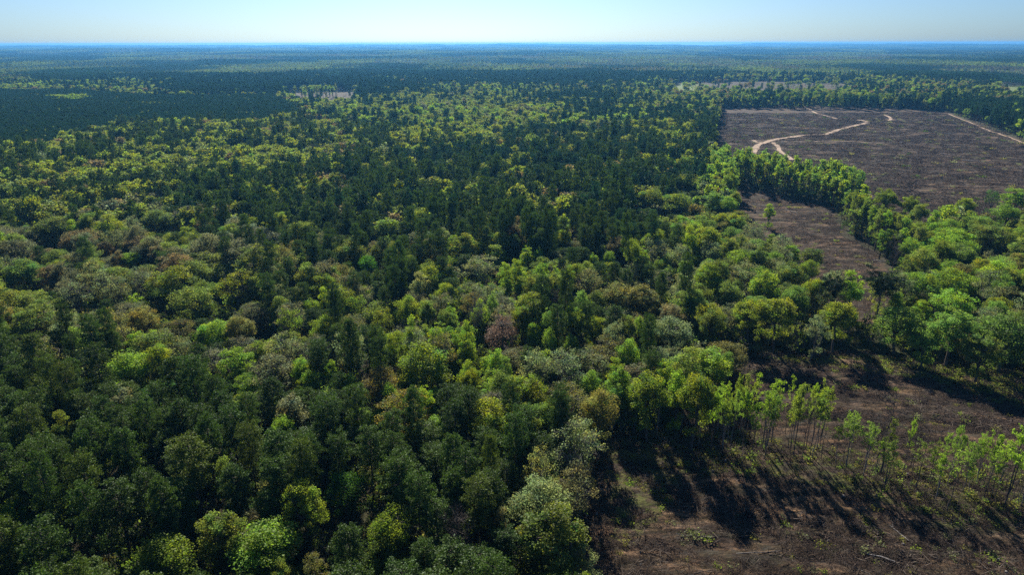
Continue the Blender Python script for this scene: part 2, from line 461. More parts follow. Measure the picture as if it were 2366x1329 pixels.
def snag(seed, H=13.0, Rc=2.6, n=16, twigs=6, buds=0):
    """leafless tree: trunk, limbs and fine twigs"""
    g = np.random.default_rng(seed)
    T = Tubes(); U = Tubes()
    c = curve((0, 0, -0.4), (g.normal() * 0.5, g.normal() * 0.5, H), 0, 8, g, 0.12)
    T.add(c, np.linspace(0.17, 0.03, 8), 6)
    for w in range(n):
        t = 0.35 + 0.62 * (w + g.random()) / n
        i = t * 7; i0 = min(int(i), 6)
        s = c[i0] + (c[i0 + 1] - c[i0]) * (i - i0)
        a = w * 2.4 + g.normal() * 0.3; L = Rc * (1.25 - t * 0.75) * g.uniform(0.6, 1.1)
        e = s + [math.cos(a) * L, math.sin(a) * L, L * g.uniform(0.5, 1.2)]
        m = curve(s, e, 0.1, 4, g, 0.06)
        U.add(m, np.linspace(0.06, 0.015, 4), 4)
        for _ in range(twigs):
            q = m[g.integers(1, 4)]
            e2 = q + g.normal(size=3) * 0.55 + unit(e - s) * 0.8 + [0, 0, 0.3]
            U.add(curve(q, e2, 0, 3, g), [0.032, 0.022, 0.012], 3)
            for _ in range(3):
                e3 = e2 + g.normal(size=3) * 0.4 + [0, 0, 0.25]
                U.add(np.array([e2 * 0.6 + q * 0.4, e3]), [0.022, 0.010], 3)
    tv, tf = T.out(); uv, uf = U.out()
    return dict(bv=tv, bf=tf, lv=uv, lf=uf, lc=np.full((len(uv), 3), 1.0), H=H, R=Rc)

def finish(d, name, leafmat, barkmat):
    d['trunk'] = np_mesh(name + '_trunk', d['bv'], d['bf'], [barkmat], smooth=True)
    d['crown'] = np_mesh(name + '_crown', d['lv'], d['lf'], [leafmat], lc=d['lc'])
    d['name'] = name; d['mats'] = (leafmat, barkmat)
    return d
PROTO = {}
PROTO['broad'] = [finish(broadleaf(100 + i, H=17 + (i % 3), Rc=4.3 + 0.3 * (i % 4), base=[0.26, 0.36, 0.22][i % 3], nclump=[92, 76, 104][i % 3], leaves=150, puff=[1.1, 1.25, 0.95][i % 3], leaf=0.120, squash=[1, 0.9, 1.05][i % 3]), 'broadleaf', M_LEAF, M_BARK) for i in range(10)]
PROTO['dome'] = [finish(broadleaf(150 + i, H=18, Rc=4.7, base=0.50, nclump=84, leaves=150, puff=1.0, leaf=0.118, limbs=9, squash=1.0), 'dome', M_LEAF, M_BARK) for i in range(4)]
PROTO['open'] = [finish(broadleaf(200 + i, H=17.5, Rc=4.8, base=0.28, nclump=84, leaves=100, puff=1.0, leaf=0.115, sparse=0.55 + 0.1 * (i % 2), limbs=8), 'open_broadleaf', M_LEAF, M_PALEBARK if i % 2 else M_BARK) for i in range(6)]
PROTO['tall'] = [finish(broadleaf(300 + i, H=17, Rc=3.1, base=0.22, nclump=72, leaves=118, puff=0.9, leaf=0.118, limbs=5, conic=0.12), 'tall_broadleaf', M_LEAF, M_BARK) for i in range(4)]
PROTO['poplar'] = [finish(broadleaf(350 + i, H=19, Rc=2.4, base=0.46, nclump=46, leaves=84, puff=0.85, leaf=0.14, limbs=5, conic=0.1), 'poplar', M_LEAF, M_BARK) for i in range(4)]
PROTO['pine'] = [finish(pine(400 + i, H=21 + (i % 3), Rc=3.2 + 0.25 * (i % 3), base=[0.42, 0.34, 0.5][i % 3]), 'pine', M_NEEDLE, M_BARK) for i in range(9)]
PROTO['umbrella'] = [finish(pine(460, H=22, Rc=3.8, base=0.70, umbrella=True, needles=80), 'umbrella_pine', M_NEEDLE, M_BARK)]
PROTO['slender'] = [finish(slender(500 + i, H=16 + i % 2, Rc=[2.3, 3.0, 2.6][i % 3], forks=[1, 2, 1, 3, 1][i % 5], dens=[1, 1.3, 0.7][i % 3]), 'slender', M_LEAF, M_BARK if i % 3 else M_PALEBARK) for i in range(7)]
PROTO['bare'] = [finish(snag(600 + i, H=13 + i, Rc=[2.6, 3.4, 2.0][i % 3], n=[20, 30, 14][i % 3], twigs=9), 'bare', M_PALEBARK if i % 2 else M_BARK, M_BARK) for i in range(3)]

# ------------------------------------------------------------------ palette (surface colours)
TINT = {
    'pine': (0.058, 0.100, 0.014), 'bluepine': (0.026, 0.066, 0.020), 'olivepine': (0.088, 0.125, 0.018),
    'gold': (0.212, 0.268, 0.034), 'olive': (0.175, 0.225, 0.042), 'lime': (0.215, 0.320, 0.040), 'leafgreen': (0.180, 0.270, 0.048),
    'pale': (0.200, 0.240, 0.090), 'rust': (0.190, 0.160, 0.066), 'pink': (0.195, 0.135, 0.095), 'brown': (0.200, 0.195, 0.050),
    'grey': (0.165, 0.180, 0.080), 'deep': (0.085, 0.190, 0.024), 'twig': (0.10, 0.09, 0.08), 'silver': (0.28, 0.27, 0.25), 'darkpine': (0.018, 0.034, 0.012)}
def vary(t, g=random, amt=0.14):
    b = 1 + g.uniform(-amt, amt) * 1.4
    h = g.uniform(-amt, amt) * 0.45
    return (t[0] * b * (1 + h), t[1] * b, t[2] * b * (1 - h))
LOOK = {'darkpine': 'dark green', 'pine': 'dark green', 'bluepine': 'blue-green', 'olivepine': 'olive green', 'gold': 'golden yellow', 'olive': 'olive green', 'lime': 'bright lime', 'leafgreen': 'fresh green', 'pale': 'pale grey-green', 'rust': 'rust brown', 'pink': 'pinkish red', 'brown': 'brownish', 'grey': 'grey budding', 'deep': 'deep green', 'twig': 'grey leafless', 'silver': 'silvery leafless'}
KIND = {'broad': 'broadleaf_tree', 'dome': 'broadleaf_tree', 'open': 'broadleaf_tree', 'tall': 'broadleaf_tree', 'poplar': 'broadleaf_tree', 'pine': 'pine_tree', 'umbrella': 'pine_tree', 'slender': 'slender_tree', 'bare': 'bare_tree'}

# ------------------------------------------------------------------ landmark trees read from the photograph
# (pixel x, pixel y of the top, crown width in pixels, form, tint, height in m or base pixel y as ('b', y), short phrase)
HERO = [
 (390, 612, 112, 'broad', 'gold', 18, 'large golden oak'),
 (433, 650, 100, 'broad', 'olive', 18, 'wide olive-gold oak below the large golden oak'),
 (538, 616, 88, 'open', 'gold', 18, 'see-through orange-gold tree with forked limbs'),
 (166, 636, 75, 'open', 'pale', 18, 'pale tree with a fan of limbs'),
 (264, 630, 72, 'open', 'pale', 18, 'pale tree with a dark branching trunk'),
 (298, 570, 38, 'broad', 'lime', 14, 'small lime crown above the pale trees'),
 (359, 470, 66, 'broad', 'olive', 17, 'smooth olive dome at the left'),
 (234, 545, 38, 'broad', 'rust', 15, 'rust dome near the left edge'),
 (264, 568, 32, 'broad', 'rust', 15, 'small rust dome beside the lime crown'),
 (290, 802, 100, 'broad', 'lime', 16, 'bright lime spreading crown among dark pines'),
 (484, 738, 70, 'tall', 'lime', 14, 'feathery lime tree left of centre'),
 (540, 805, 76, 'tall', 'lime', 15, 'ragged lime tree behind the dark pine slope'),
 (664, 711, 66, 'open', 'lime', 16, 'airy lime tree with a thin dark stem'),
 (720, 684, 42, 'tall', 'lime', 14, 'small lime top behind the airy lime tree'),
 (705, 850, 60, 'broad', 'lime', 13, 'low lime crown among the pines'),
 (762, 833, 36, 'broad', 'lime', 13, 'little round lime crown left of the golden tree'),
 (325, 697, 75, 'broad', 'brown', 16, 'brownish dome below the pale trees'),
 (545, 724, 66, 'broad', 'brown', 15, 'brown-speckled dome beside the feathery lime tree'),
 (200, 728, 58, 'pine', 'pine', 24, 'tall lone pine at the left'),
 (60, 700, 92, 'broad', 'olive', 17, 'olive mound at the left edge'),
 (110, 490, 84, 'broad', 'olive', 18, 'broad olive crown near the left edge'),
 (50, 590, 80, 'tall', 'leafgreen', 16, 'fresh green crown at the left edge'),
 (1164, 728, 88, 'open', 'pink', 16, 'pinkish red round-crowned tree'),
 (847, 585, 50, 'broad', 'deep', 15, 'deep green round tree'),
 (891, 490, 58, 'tall', 'lime', 17, 'lime tree at the edge of the central pines'),
 (1071, 543, 62, 'broad', 'gold', 18, 'golden crown in the centre'),
 (1152, 563, 56, 'tall', 'lime', 15, 'lime crown right of the golden centre crown'),
 (1105, 585, 84, 'open', 'pale', 17, 'pale silvery oak in the centre'),
 (983, 695, 42, 'dome', 'olive', 17, 'small olive ball-shaped crown'),
 (820, 677, 52, 'open', 'lime', 16, 'lime tree left of the olive ball crown'),
 (875, 707, 60, 'open', 'gold', 17, 'golden limbed tree left of the pink tree'),
 (983, 789, 112, 'broad', 'gold', 21, 'great golden tree in the middle foreground'),
 (1081, 853, 50, 'dome', 'gold', 15, 'small golden dome right of the great golden tree'),
 (1169, 820, 36, 'tall', 'leafgreen', 15, 'green cone-shaped tree below the pink tree'),
 (1230, 738, 42, 'broad', 'lime', 15, 'lime ball right of the pink tree'),
 (1233, 799, 72, 'open', 'pale', 17, 'pale crown below the lime ball'),
 (1301, 792, 92, 'open', 'pale', 18, 'wide pale grey-green oak'),
 (1362, 609, 70, 'open', 'pale', 18, 'pale crown right of the centre'),
 (1432, 640, 82, 'broad', 'brown', 17, 'brown-gold crown right of the centre'),
 (1500, 655, 82, 'broad', 'brown', 17, 'second brown-gold crown beside the first'),
 (1372, 721, 52, 'broad', 'gold', 16, 'round golden top above the wide pale oak'),
 (1420, 735, 56, 'open', 'pale', 17, 'pale tree right of the round golden top'),
 (1558, 728, 86, 'tall', 'pale', 17, 'tall pale green tree at the forest corner'),
 (1406, 576, 36, 'tall', 'lime', 15, 'small lime top in the dark pines'),
 (970, 632, 52, 'broad', 'pale', 17, 'pinkish pale crown left of centre'),
 (1325, 545, 34, 'tall', 'grey', 17, 'grey budding spire in the pines'),
 (1555, 694, 56, 'broad', 'rust', 16, 'rust crown behind the tall pale green tree'),
 (1345, 667, 38, 'tall', 'leafgreen', 15, 'fresh green spire below the pale crown'),
 (2014, 635, 76, 'umbrella', 'darkpine', ('b', 785), 'flat-topped dark pine'),
 (1928, 650, 54, 'umbrella', 'darkpine', 20, 'smaller dark pine left of the flat-topped pine'),
 (1735, 683, 82, 'dome', 'gold', 19, 'left golden dome of the pair'),
 (1803, 686, 94, 'dome', 'gold', 19, 'right golden dome of the pair'),
 (1942, 696, 80, 'dome', 'gold', 18, 'orange-gold dome by the clearing'),
 (2186, 615, 92, 'broad', 'lime', 18, 'big lime crown at the right'),
 (2210, 655, 98, 'broad', 'lime', 18, 'second big lime crown in front'),
 (2340, 723, 118, 'broad', 'leafgreen', 19, 'massive green crown at the right edge'),
 (1759, 622, 66, 'broad', 'lime', 17, 'lime dome behind the golden pair'),
 (1830, 600, 60, 'broad', 'olive', 17, 'olive dome behind the golden pair'),
 (1875, 590, 50, 'broad', 'gold', 16, 'golden dome beside the middle clearing'),
 (1690, 640, 60, 'broad', 'olive', 17, 'olive crown left of the lime dome'),
 (2050, 438, 55, 'dome', 'gold', 20, 'golden top at the far clearing edge'),
 (1996, 449, 42, 'dome', 'gold', 19, 'golden top left of the far clearing group'),
 (2108, 452, 42, 'dome', 'gold', 19, 'golden top right of the far clearing group'),
 (2131, 470, 42, 'dome', 'olive', 18, 'olive top right of the far clearing group'),
 (2058, 478, 52, 'tall', 'olive', 19, 'tall olive tree over bare trunks'),
 (2108, 537, 42, 'broad', 'lime', 17, 'lime crown below the far clearing group'),
 (2141, 564, 62, 'broad', 'olive', 17, 'olive dome above the big lime crowns'),
 (1880, 560, 50, 'tall', 'olive', 16, 'olive tree in the middle clearing mouth'),
 (1780, 470, 26, 'tall', 'lime', 14, 'small lime top in the middle clearing'),
 (1688, 448, 44, 'broad', 'lime', 18, 'lime crown at the corner of the middle clearing'),
 (1655, 440, 60, 'tall', 'leafgreen', 18, 'fresh green crown beside the corner crown'),
 (1590, 395, 56, 'broad', 'gold', 18, 'golden crown at the pine edge'),
 (1560, 440, 66, 'broad', 'gold', 18, 'olive-gold crown beside the dark pines'),
 (1500, 430, 60, 'broad', 'gold', 18, 'golden crown inside the dark pines'),
 (1583, 358, 36, 'broad', 'lime', 18, 'round lime crown on the pine edge'),
 (2350, 432, 56, 'broad', 'lime', 18, 'lime crown at the far right edge'),
 (2336, 466, 60, 'broad', 'lime', 17, 'second lime crown at the far right edge'),
 (2300, 510, 80, 'broad', 'olive', 17, 'olive mound at the far right'),
 (2260, 470, 20, 'bare', 'twig', 15, 'thin leafless snag by the far clearing'),
 (2280, 455, 26, 'bare', 'twig', 16, 'leafless snag near the right edge'),
 (2300, 432, 34, 'open', 'deep', 18, 'dark limbed tree behind the snags'),
 (1938, 478, 14, 'bare', 'twig', ('b', 540), 'bare trunk at the middle clearing'),
 (1960, 500, 14, 'bare', 'twig', ('b', 546), 'second bare trunk at the middle clearing'),
 (2087, 700, 106, 'tall', 'leafgreen', 18, 'tall green tree right of the flat-topped pine'),
 (2150, 740, 70, 'tall', 'leafgreen', 16, 'fresh green tree over the clearing edge'),
 (2214, 715, 92, 'dome', 'leafgreen', 19, 'green domed tree with a pale trunk'),
 (2280, 760, 80, 'broad', 'olive', 17, 'olive tree behind the massive green crown'),
 (1650, 718, 60, 'dome', 'olive', 17, 'olive crown left of the golden pair'),
 (1890, 720, 50, 'open', 'pale', 17, 'thin pale tree between the golden domes'),
 (1594, 868, 96, 'dome', 'gold', ('b', 1042), 'yellow-green tree at the head of the clearing row'),
 (1493, 868, 96, 'dome', 'gold', ('b', 1022), 'golden tree at the corner of the clearing'),
 (1555, 850, 50, 'tall', 'lime', ('b', 1000), 'lime top behind the clearing row'),
 (1462, 880, 46, 'tall', 'lime', ('b', 1000), 'lime top left of the golden corner tree'),
 (1660, 870, 46, 'slender', 'lime', ('b', 1040), 'upright lime tree next to the row head'),
 (1640, 905, 40, 'slender', 'lime', ('b', 1052), 'thin forked tree next to the row head'),
 (1713, 900, 54, 'slender', 'lime', ('b', 1040), 'slim lime tree with parallel stems'),
 (1765, 898, 62, 'slender', 'lime', ('b', 1060), 'lime tree with crossing thin stems'),
 (1735, 930, 34, 'slender', 'lime', ('b', 1056), 'small lime tree amid the row'),
 (1831, 888, 50, 'slender', 'olive', ('b', 1055), 'olive-topped thin tree of the row'),
 (1874, 900, 42, 'slender', 'leafgreen', ('b', 1062), 'green-topped thin tree of the row'),
 (1850, 930, 30, 'bare', 'silver', ('b', 1066), 'thin bare stem beside the green-topped tree'),
 (1895, 950, 40, 'slender', 'olive', ('b', 1060), 'dull olive thin tree of the row'),
 (1954, 955, 64, 'slender', 'leafgreen', ('b', 1079), 'round-topped young tree beyond the gap'),
 (1992, 984, 44, 'slender', 'leafgreen', ('b', 1102), 'narrow leafy young tree beyond the gap'),
 (2032, 927, 60, 'bare', 'silver', ('b', 1093), 'silvery bare tree in the row'),
 (2040, 1022, 60, 'slender', 'olive', ('b', 1131), 'leafy tree in front of the silvery one'),
 (2115, 1008, 64, 'slender', 'olive', ('b', 1131), 'bent-stemmed young tree'),
 (2186, 1022, 56, 'slender', 'leafgreen', ('b', 1183), 'leaning pale-stemmed young tree'),
 (2160, 1050, 40, 'slender', 'lime', ('b', 1160), 'light young tree behind the leaning one'),
 (2235, 1088, 34, 'slender', 'lime', ('b', 1140), 'short lime sapling'),
 (2271, 1040, 44, 'slender', 'lime', ('b', 1154), 'very thin lime tree near the right edge'),
 (2319, 993, 80, 'slender', 'lime', ('b', 1169), 'tallest young tree near the right edge'),
 (2357, 1050, 52, 'slender', 'lime', ('b', 1170), 'young tree cut by the right edge'),
 (2296, 1060, 36, 'slender', 'lime', ('b', 1150), 'slight lime tree behind the tallest one'),
 (642, 951, 56, 'broad', 'lime', 15, 'small bright lime ball among dark pines'),
 (358, 1218, 126, 'broad', 'gold', 16, 'round yellow-green oak at the bottom'),
 (700, 1108, 94, 'broad', 'gold', 18, 'yellow-green tree above the bottom edge'),
 (500, 1165, 108, 'broad', 'olive', 17, 'olive tree behind the bottom lime tree'),
 (588, 1198, 152, 'tall', 'lime', 15, 'wide lime tree at the bottom'),
 (792, 1082, 96, 'tall', 'deep', 14, 'vivid green tree among dark pines'),
 (135, 951, 60, 'broad', 'olive', 17, 'olive round crown in the left pines'),
 (14, 1150, 60, 'broad', 'lime', 16, 'lime crown cut by the left edge'),
 (433, 1005, 118, 'pine', 'olivepine', 23, 'biggest bushy pine'),
 (179, 1042, 84, 'pine', 'olivepine', 22, 'flat bushy pine at the lower left'),
 (91, 1198, 112, 'pine', 'pine', 22, 'bushy pine in the bottom left corner'),
 (507, 1046, 46, 'tall', 'olive', 17, 'olive spire beside the biggest pine'),
 (901, 1157, 100, 'broad', 'gold', 19, 'yellow-green dome in the bottom middle'),
 (878, 1245, 74, 'broad', 'olive', 15, 'olive crown under the yellow-green dome'),
 (1243, 1012, 72, 'open', 'brown', 21, 'brownish top of the tall forest-edge oaks'),
 (1246, 1085, 140, 'broad', 'pale', 20, 'large pale olive oak at the forest edge'),
 (1273, 1180, 160, 'broad', 'olive', 18, 'massive olive oak at the bottom forest edge'),
 (1330, 1250, 88, 'open', 'pale', 13, 'pale tree at the foot of the olive oak'),
 (1050, 1188, 76, 'bare', 'silver', 17, 'silvery leafless tree among the pines'),
 (1152, 1164, 40, 'tall', 'grey', 16, 'grey budding crown beside the pines'),
 (1131, 1008, 52, 'pine', 'olivepine', 21, 'light olive pine in the bottom middle'),
 (1341, 948, 120, 'open', 'pale', 20, 'pale oak standing at the clearing corner'),
 (1390, 886, 92, 'broad', 'brown', 19, 'brown-gold oak behind the corner oak'),
 (640, 1290, 60, 'broad', 'olive', 12, 'low olive crown on the bottom edge'),
 (720, 1270, 60, 'open', 'brown', 12, 'thin brown crown on the bottom edge'),
 (950, 900, 60, 'pine', 'pine', 22, 'dark pine in front of the great golden tree'),
 (560, 860, 60, 'broad', 'lime', 12, 'olive-lime crown on the pine slope'),
]
HERO = [(a_, b_, c_, 'broad' if (d_ == 'tall' and c_ >= 70) else d_, *r_) for (a_, b_, c_, d_, *r_) in HERO]
trees = []        # dict(x, y, h, r, form, tint, phrase)
for (px, py, w, form, tint, hh, ph) in HERO:
    if isinstance(hh, tuple):
        x, y = at(px, hh[1], 0)
        z0 = gz(x, y); x, y = at(px, hh[1], z0)
        ang = PITCH - math.degrees(math.atan(-(py - 664.5) / FPX))
        h = CAM_H - y * math.tan(R(ang)) - z0
        h = max(h, 4.0)
    else:
        h = hh
        x, y = at(px, py + w * 0.04, h)
        z0 = gz(x, y)
    r = w / 2 / FPX * depth_at(x, y, h)
    trees.append(dict(x=x, y=y, z=z0, h=h, r=r, form=form, tint=tint, phrase=ph))
print('heroes', len(trees), 'h range', min(t['h'] for t in trees), max(t['h'] for t in trees), 'r', min(t['r'] for t in trees), max(t['r'] for t in trees))

# ------------------------------------------------------------------ forest zones and the rest of the trees
ZONES = [
 ('belt', P((1630, 345), (1700, 335), (1860, 365), (2000, 370), (2000, 470), (1930, 470), (1700, 430), (1640, 400)), [('poplar', 'lime', 5), ('poplar', 'gold', 2), ('poplar', 'leafgreen', 2), ('slender', 'lime', 2)]),
 ('belt_two', P((1975, 420), (2120, 440), (2180, 500), (2140, 560), (2080, 640), (1990, 560)), [('poplar', 'olive', 4), ('broad', 'gold', 2), ('poplar', 'lime', 2), ('slender', 'olive', 2), ('bare', 'twig', 1)]),
   # polygon at canopy level, spacing factor, mix of (form, tint, weight)
 ('lime_streak', P((40, 178), (340, 170), (420, 186), (300, 199), (60, 194)), [('broad', 'lime', 5), ('broad', 'olive', 3), ('pine', 'bluepine', 4)]),
 ('lime_tuft', P((128, 213), (190, 213), (190, 222), (128, 222)), [('broad', 'lime', 1)]),
 ('gold_a', P((790, 292), (1000, 284), (1180, 292), (1180, 312), (1000, 322), (880, 330), (790, 318)), [('broad', 'gold', 7), ('pine', 'pine', 2), ('broad', 'olive', 2)]),
 ('gold_b', P((1450, 278), (1600, 272), (1615, 300), (1560, 318), (1460, 306)), [('broad', 'gold', 7), ('pine', 'pine', 2)]),
 ('gold_c', P((0, 500), (200, 440), (420, 470), (560, 470), (640, 560), (480, 640), (300, 640), (-300, 640)), [('broad', 'olive', 6), ('broad', 'gold', 2), ('broad', 'grey', 3), ('open', 'pale', 3), ('broad', 'rust', 1.4), ('pine', 'pine', 1.5), ('tall', 'lime', 1)]),
 ('plantation', P((-900, 150), (-300, 195), (180, 200), (380, 213), (640, 210), (712, 246), (620, 262), (560, 272), (330, 272), (190, 292), (60, 320), (-300, 345), (-900, 380)), [('pine', 'bluepine', 60), ('broad', 'olive', 1)]),
 ('upper_pines', P((330, 162), (700, 165), (900, 180), (1000, 206), (840, 212), (660, 211), (380, 211)), [('pine', 'bluepine', 20), ('broad', 'lime', 1), ('broad', 'olive', 1)]),
 ('right_pines', P((2030, 252), (2200, 225), (2700, 240), (2700, 380), (2366, 322), (2238, 276), (2183, 258)), [('pine', 'bluepine', 16), ('broad', 'lime', 2), ('tall', 'leafgreen', 1)]),
 ('gold_band', P((-700, 380), (-300, 335), (60, 320), (190, 292), (330, 272), (560, 275), (680, 256), (800, 270), (900, 300), (980, 330), (900, 345), (700, 350), (640, 385), (560, 385), (300, 430), (200, 480), (-300, 520), (-900, 520)), [('broad', 'gold', 11), ('broad', 'olive', 4), ('pine', 'pine', 3.2), ('broad', 'rust', .6), ('open', 'pale', .8), ('tall', 'lime', .5)]),
 ('mid_band', P((640, 240), (900, 200), (1250, 200), (1640, 215), (1650, 250), (1600, 275), (1450, 285), (1180, 292), (900, 290), (780, 270)), [('broad', 'olive', 6), ('pine', 'bluepine', 4), ('broad', 'lime', 4), ('broad', 'gold', 2.5), ('tall', 'leafgreen', 1), ('broad', 'grey', 1)]),
 ('centre_pines', P((600, 385), (700, 350), (980, 325), (1180, 300), (1460, 300), (1560, 310), (1660, 255), (1645, 350), (1590, 420), (1560, 560), (1400, 590), (1250, 560), (1100, 540), (800, 515), (600, 515), (430, 470), (300, 440), (560, 385)), [('pine', 'pine', 15), ('pine', 'bluepine', 4), ('broad', 'gold', 3.2), ('broad', 'olive', 3.2), ('tall', 'lime', 2.4), ('tall', 'olive', 2), ('broad', 'rust', .7), ('tall', 'grey', 1.2)]),
 ('low_pines', P((-400, 800), (200, 820), (420, 830), (560, 880), (740, 880), (900, 930), (1180, 930), (1290, 1010), (1230, 1100), (1180, 1500), (-600, 1500)), [('pine', 'pine', 26), ('pine', 'olivepine', 14), ('broad', 'olive', .8), ('tall', 'grey', .6), ('broad', 'deep', .5)]),
 ('right_bright', P((1560, 560), (1590, 400), (1635, 335), (2000, 365), (2900, 380), (2900, 900), (1700, 900), (1600, 760)), [('broad', 'lime', 4), ('broad', 'olive', 3), ('dome', 'olive', 3), ('dome', 'gold', 2), ('broad', 'leafgreen', 2.5), ('tall', 'leafgreen', 3), ('open', 'pale', 2.5), ('broad', 'brown', 1.6), ('pine', 'pine', 0.3)]),
]
MIX_DEFAULT = [('open', 'pale', 3), ('broad', 'olive', 3.4), ('tall', 'olive', 1.5), ('open', 'grey', 2), ('open', 'brown', 1.8), ('tall', 'lime', 1.8), ('broad', 'gold', 1.6), ('pine', 'pine', 3.8), ('tall', 'leafgreen', .9), ('broad', 'rust', .35), ('bare', 'twig', .6)]
MIX_FAR = [('broad', 'olive', 5), ('pine', 'bluepine', 6), ('broad', 'lime', 3.5), ('broad', 'rust', 1.2), ('broad', 'grey', 1)]
FAR_D = 2100.0
def radius_of(form, g):
    return {'broad': 3.4 + 3.8 * g.random() ** 1.3, 'dome': g.uniform(3.6, 5.6), 'open': g.uniform(4.0, 6.6), 'tall': g.uniform(2.2, 3.4), 'poplar': g.uniform(1.8, 2.8), 'pine': g.uniform(2.6, 3.7), 'bare': 2.4, 'slender': 1.7, 'umbrella': 3}[form]
def height_of(form, g):
    return {'broad': g.uniform(14, 20), 'dome': g.uniform(16, 20), 'open': g.uniform(15, 20), 'tall': g.uniform(10, 17), 'poplar': g.uniform(17, 23), 'pine': g.uniform(15, 24), 'bare': g.uniform(10, 15), 'slender': g.uniform(11, 16), 'umbrella': 22}[form]
S = 4.0
gx = np.arange(-1.15 * FAR_D, 1.15 * FAR_D, S)
gy = np.arange(60, FAR_D, S)
X, Y = np.meshgrid(gx, gy)
X = (X + rng.uniform(-.48, .48, X.shape) * S).ravel(); Y = (Y + rng.uniform(-.48, .48, Y.shape) * S).ravel()
rr = np.hypot(X, Y)
ok = (np.abs(X) < Y * 0.82 + 75) & (rr < FAR_D)
ok &= (rr < 900) | (rng.random(X.shape) < 0.75)
X, Y = X[ok], Y[ok]
wob = 5.0
wd = np.clip(Y / 350, 1, 4)
ex = (fbm(X / 18 / wd + 5, Y / 18 / wd, 2) - .5) * wob * 2 * wd; ey = (fbm(X / 18 / wd + 50, Y / 18 / wd + 9, 2) - .5) * wob * 1.6 * wd
cleared = np.zeros(X.shape, bool)
for c in CLEARINGS: cleared |= inside(X + ex, Y + ey, c)
cleared &= ~((Y > 1050) & (rng.random(X.shape) < 0.009))
X, Y, ex, ey = X[~cleared], Y[~cleared], ex[~cleared], ey[~cleared]
zone = np.full(X.shape, -1)
zx = (fbm(X / 40 + 5, Y / 40, 2) - .5) * 30; zy = (fbm(X / 40 + 50, Y / 40 + 9, 2) - .5) * 30
sc_ = np.clip(np.hypot(X, Y) / 600, 0.4, 1.5)
for k in range(len(ZONES) - 1, -1, -1):
    zone[inside(X + zx * sc_, Y + zy * sc_, ZONES[k][1])] = k
order = rng.permutation(len(X))
cell = 9.0
hashg = {}
def hkey(x, y): return (int(x // cell), int(y // cell))
for i, t in enumerate(trees): hashg.setdefault(hkey(t['x'], t['y']), []).append((t['x'], t['y'], t['r'] * 1.3, t['h']))
patchn = fbm(X / 260 + 1.5, Y / 700 + 3.3, 3)
g = random
SPN = {}
for q_, nm_ in enumerate(('lime', 'gold', 'olive', 'pine', 'bluepine', 'olivepine', 'pale', 'rust', 'brown', 'grey', 'leafgreen', 'deep', 'twig')):
    SPN[nm_] = np.exp(5.0 * (fbm(X / 26 + 13 * q_, Y / 34 + 7 * q_, 3) - 0.5)) * np.exp(4.0 * (fbm(X / 110 + 3 * q_, Y / 170 + 11 * q_, 2) - 0.5))
HN = fbm(X / 20 + 77, Y / 20 + 31, 3)
def pick(mix, i):
    w = [m[2] * SPN[m[1]][i] for m in mix]
    u = g.random() * sum(w)
    for m, v in zip(mix, w):
        u -= v
        if u <= 0: return m
    return mix[-1]
FAR_DARK = [('pine', 'bluepine', 14), ('broad', 'lime', 1), ('broad', 'olive', 1)]
FAR_LIGHT = [('broad', 'lime', 4), ('broad', 'olive', 5), ('broad', 'rust', 1.5), ('broad', 'gold', 1), ('pine', 'bluepine', 3)]
auto = []
for i in order:
    x, y, zk = X[i], Y[i], zone[i]
    if zk >= 0: m = pick(ZONES[zk][2], i)
    elif y > 650: m = pick(FAR_DARK if patchn[i] < 0.44 else (FAR_LIGHT if patchn[i] > 0.50 else MIX_FAR), i)
    else: m = pick(MIX_DEFAULT, i)
    form, tint = m[0], m[1]
    if zk >= 0 and ZONES[zk][0] in ('belt', 'belt_two') and g.random() < 0.55: continue
    r, h = radius_of(form, g), height_of(form, g)
    h *= 0.72 + 0.56 * HN[i]
    if g.random() < 0.08: h *= 1.18
    if zk >= 0 and ZONES[zk][0][:4] == 'gold' and form == 'broad': r *= 1.22
    if zk >= 0 and ZONES[zk][0] == 'low_pines': r *= 1.15
    if zk >= 0 and ZONES[zk][0] == 'plantation': r, h = g.uniform(2.0, 2.5), g.uniform(14.5, 16.5)
    bad = False
    cx, cy = hkey(x, y)
    for a in (cx - 1, cx, cx + 1):
        for b in (cy - 1, cy, cy + 1):
            for (qx, qy, qr, qh) in hashg.get((a, b), ()):
                dd = (qx - x) ** 2 + (qy - y) ** 2
                lim = 0.63 * (r + qr)
                if dd < lim * lim: bad = True; break
            if bad: break
        if bad: break
    if bad: continue
    hashg.setdefault((cx, cy), []).append((x, y, r, h))
    auto.append(dict(x=float(x), y=float(y), h=h, r=r, form=form, tint=tint, zone=int(zk)))
HC = []
for t in trees:
    a_ = to_px(t['x'], t['y'], t['z'] + t['h'])
    HC.append((a_[0], a_[1], t['r'] * FPX / depth_at(t['x'], t['y'], t['h']), t['y'] + 0.9 * t['r'], 3.2 if t['form'] == 'umbrella' else 1.7))
kept = []
for t in auto:
    if t['y'] < 420:
        w = t['r'] * FPX / depth_at(t['x'], t['y'], t['h'])
        tx, ty = to_px(t['x'], t['y'], t['h'])
        drop = False
        for (hx, hy, hw, hyy, cl_) in HC:
            if t['y'] < hyy and abs(tx - hx) < 0.88 * (hw + w) and ty < hy + cl_ * hw and ty > hy - 4 * hw:
                lim = hy + cl_ * hw
                h2 = t['h']
                while h2 > 3 and to_px(t['x'], t['y'], h2)[1] < lim: h2 -= 0.5
                if h2 < 0.62 * t['h']: drop = True; break
                t['h'] = h2; tx, ty = to_px(t['x'], t['y'], h2)
        if drop: continue
    kept.append(t)
print('dropped', len(auto) - len(kept)); auto = kept
zz = ground_z(np.array([t['x'] for t in auto]), np.array([t['y'] for t in auto]))
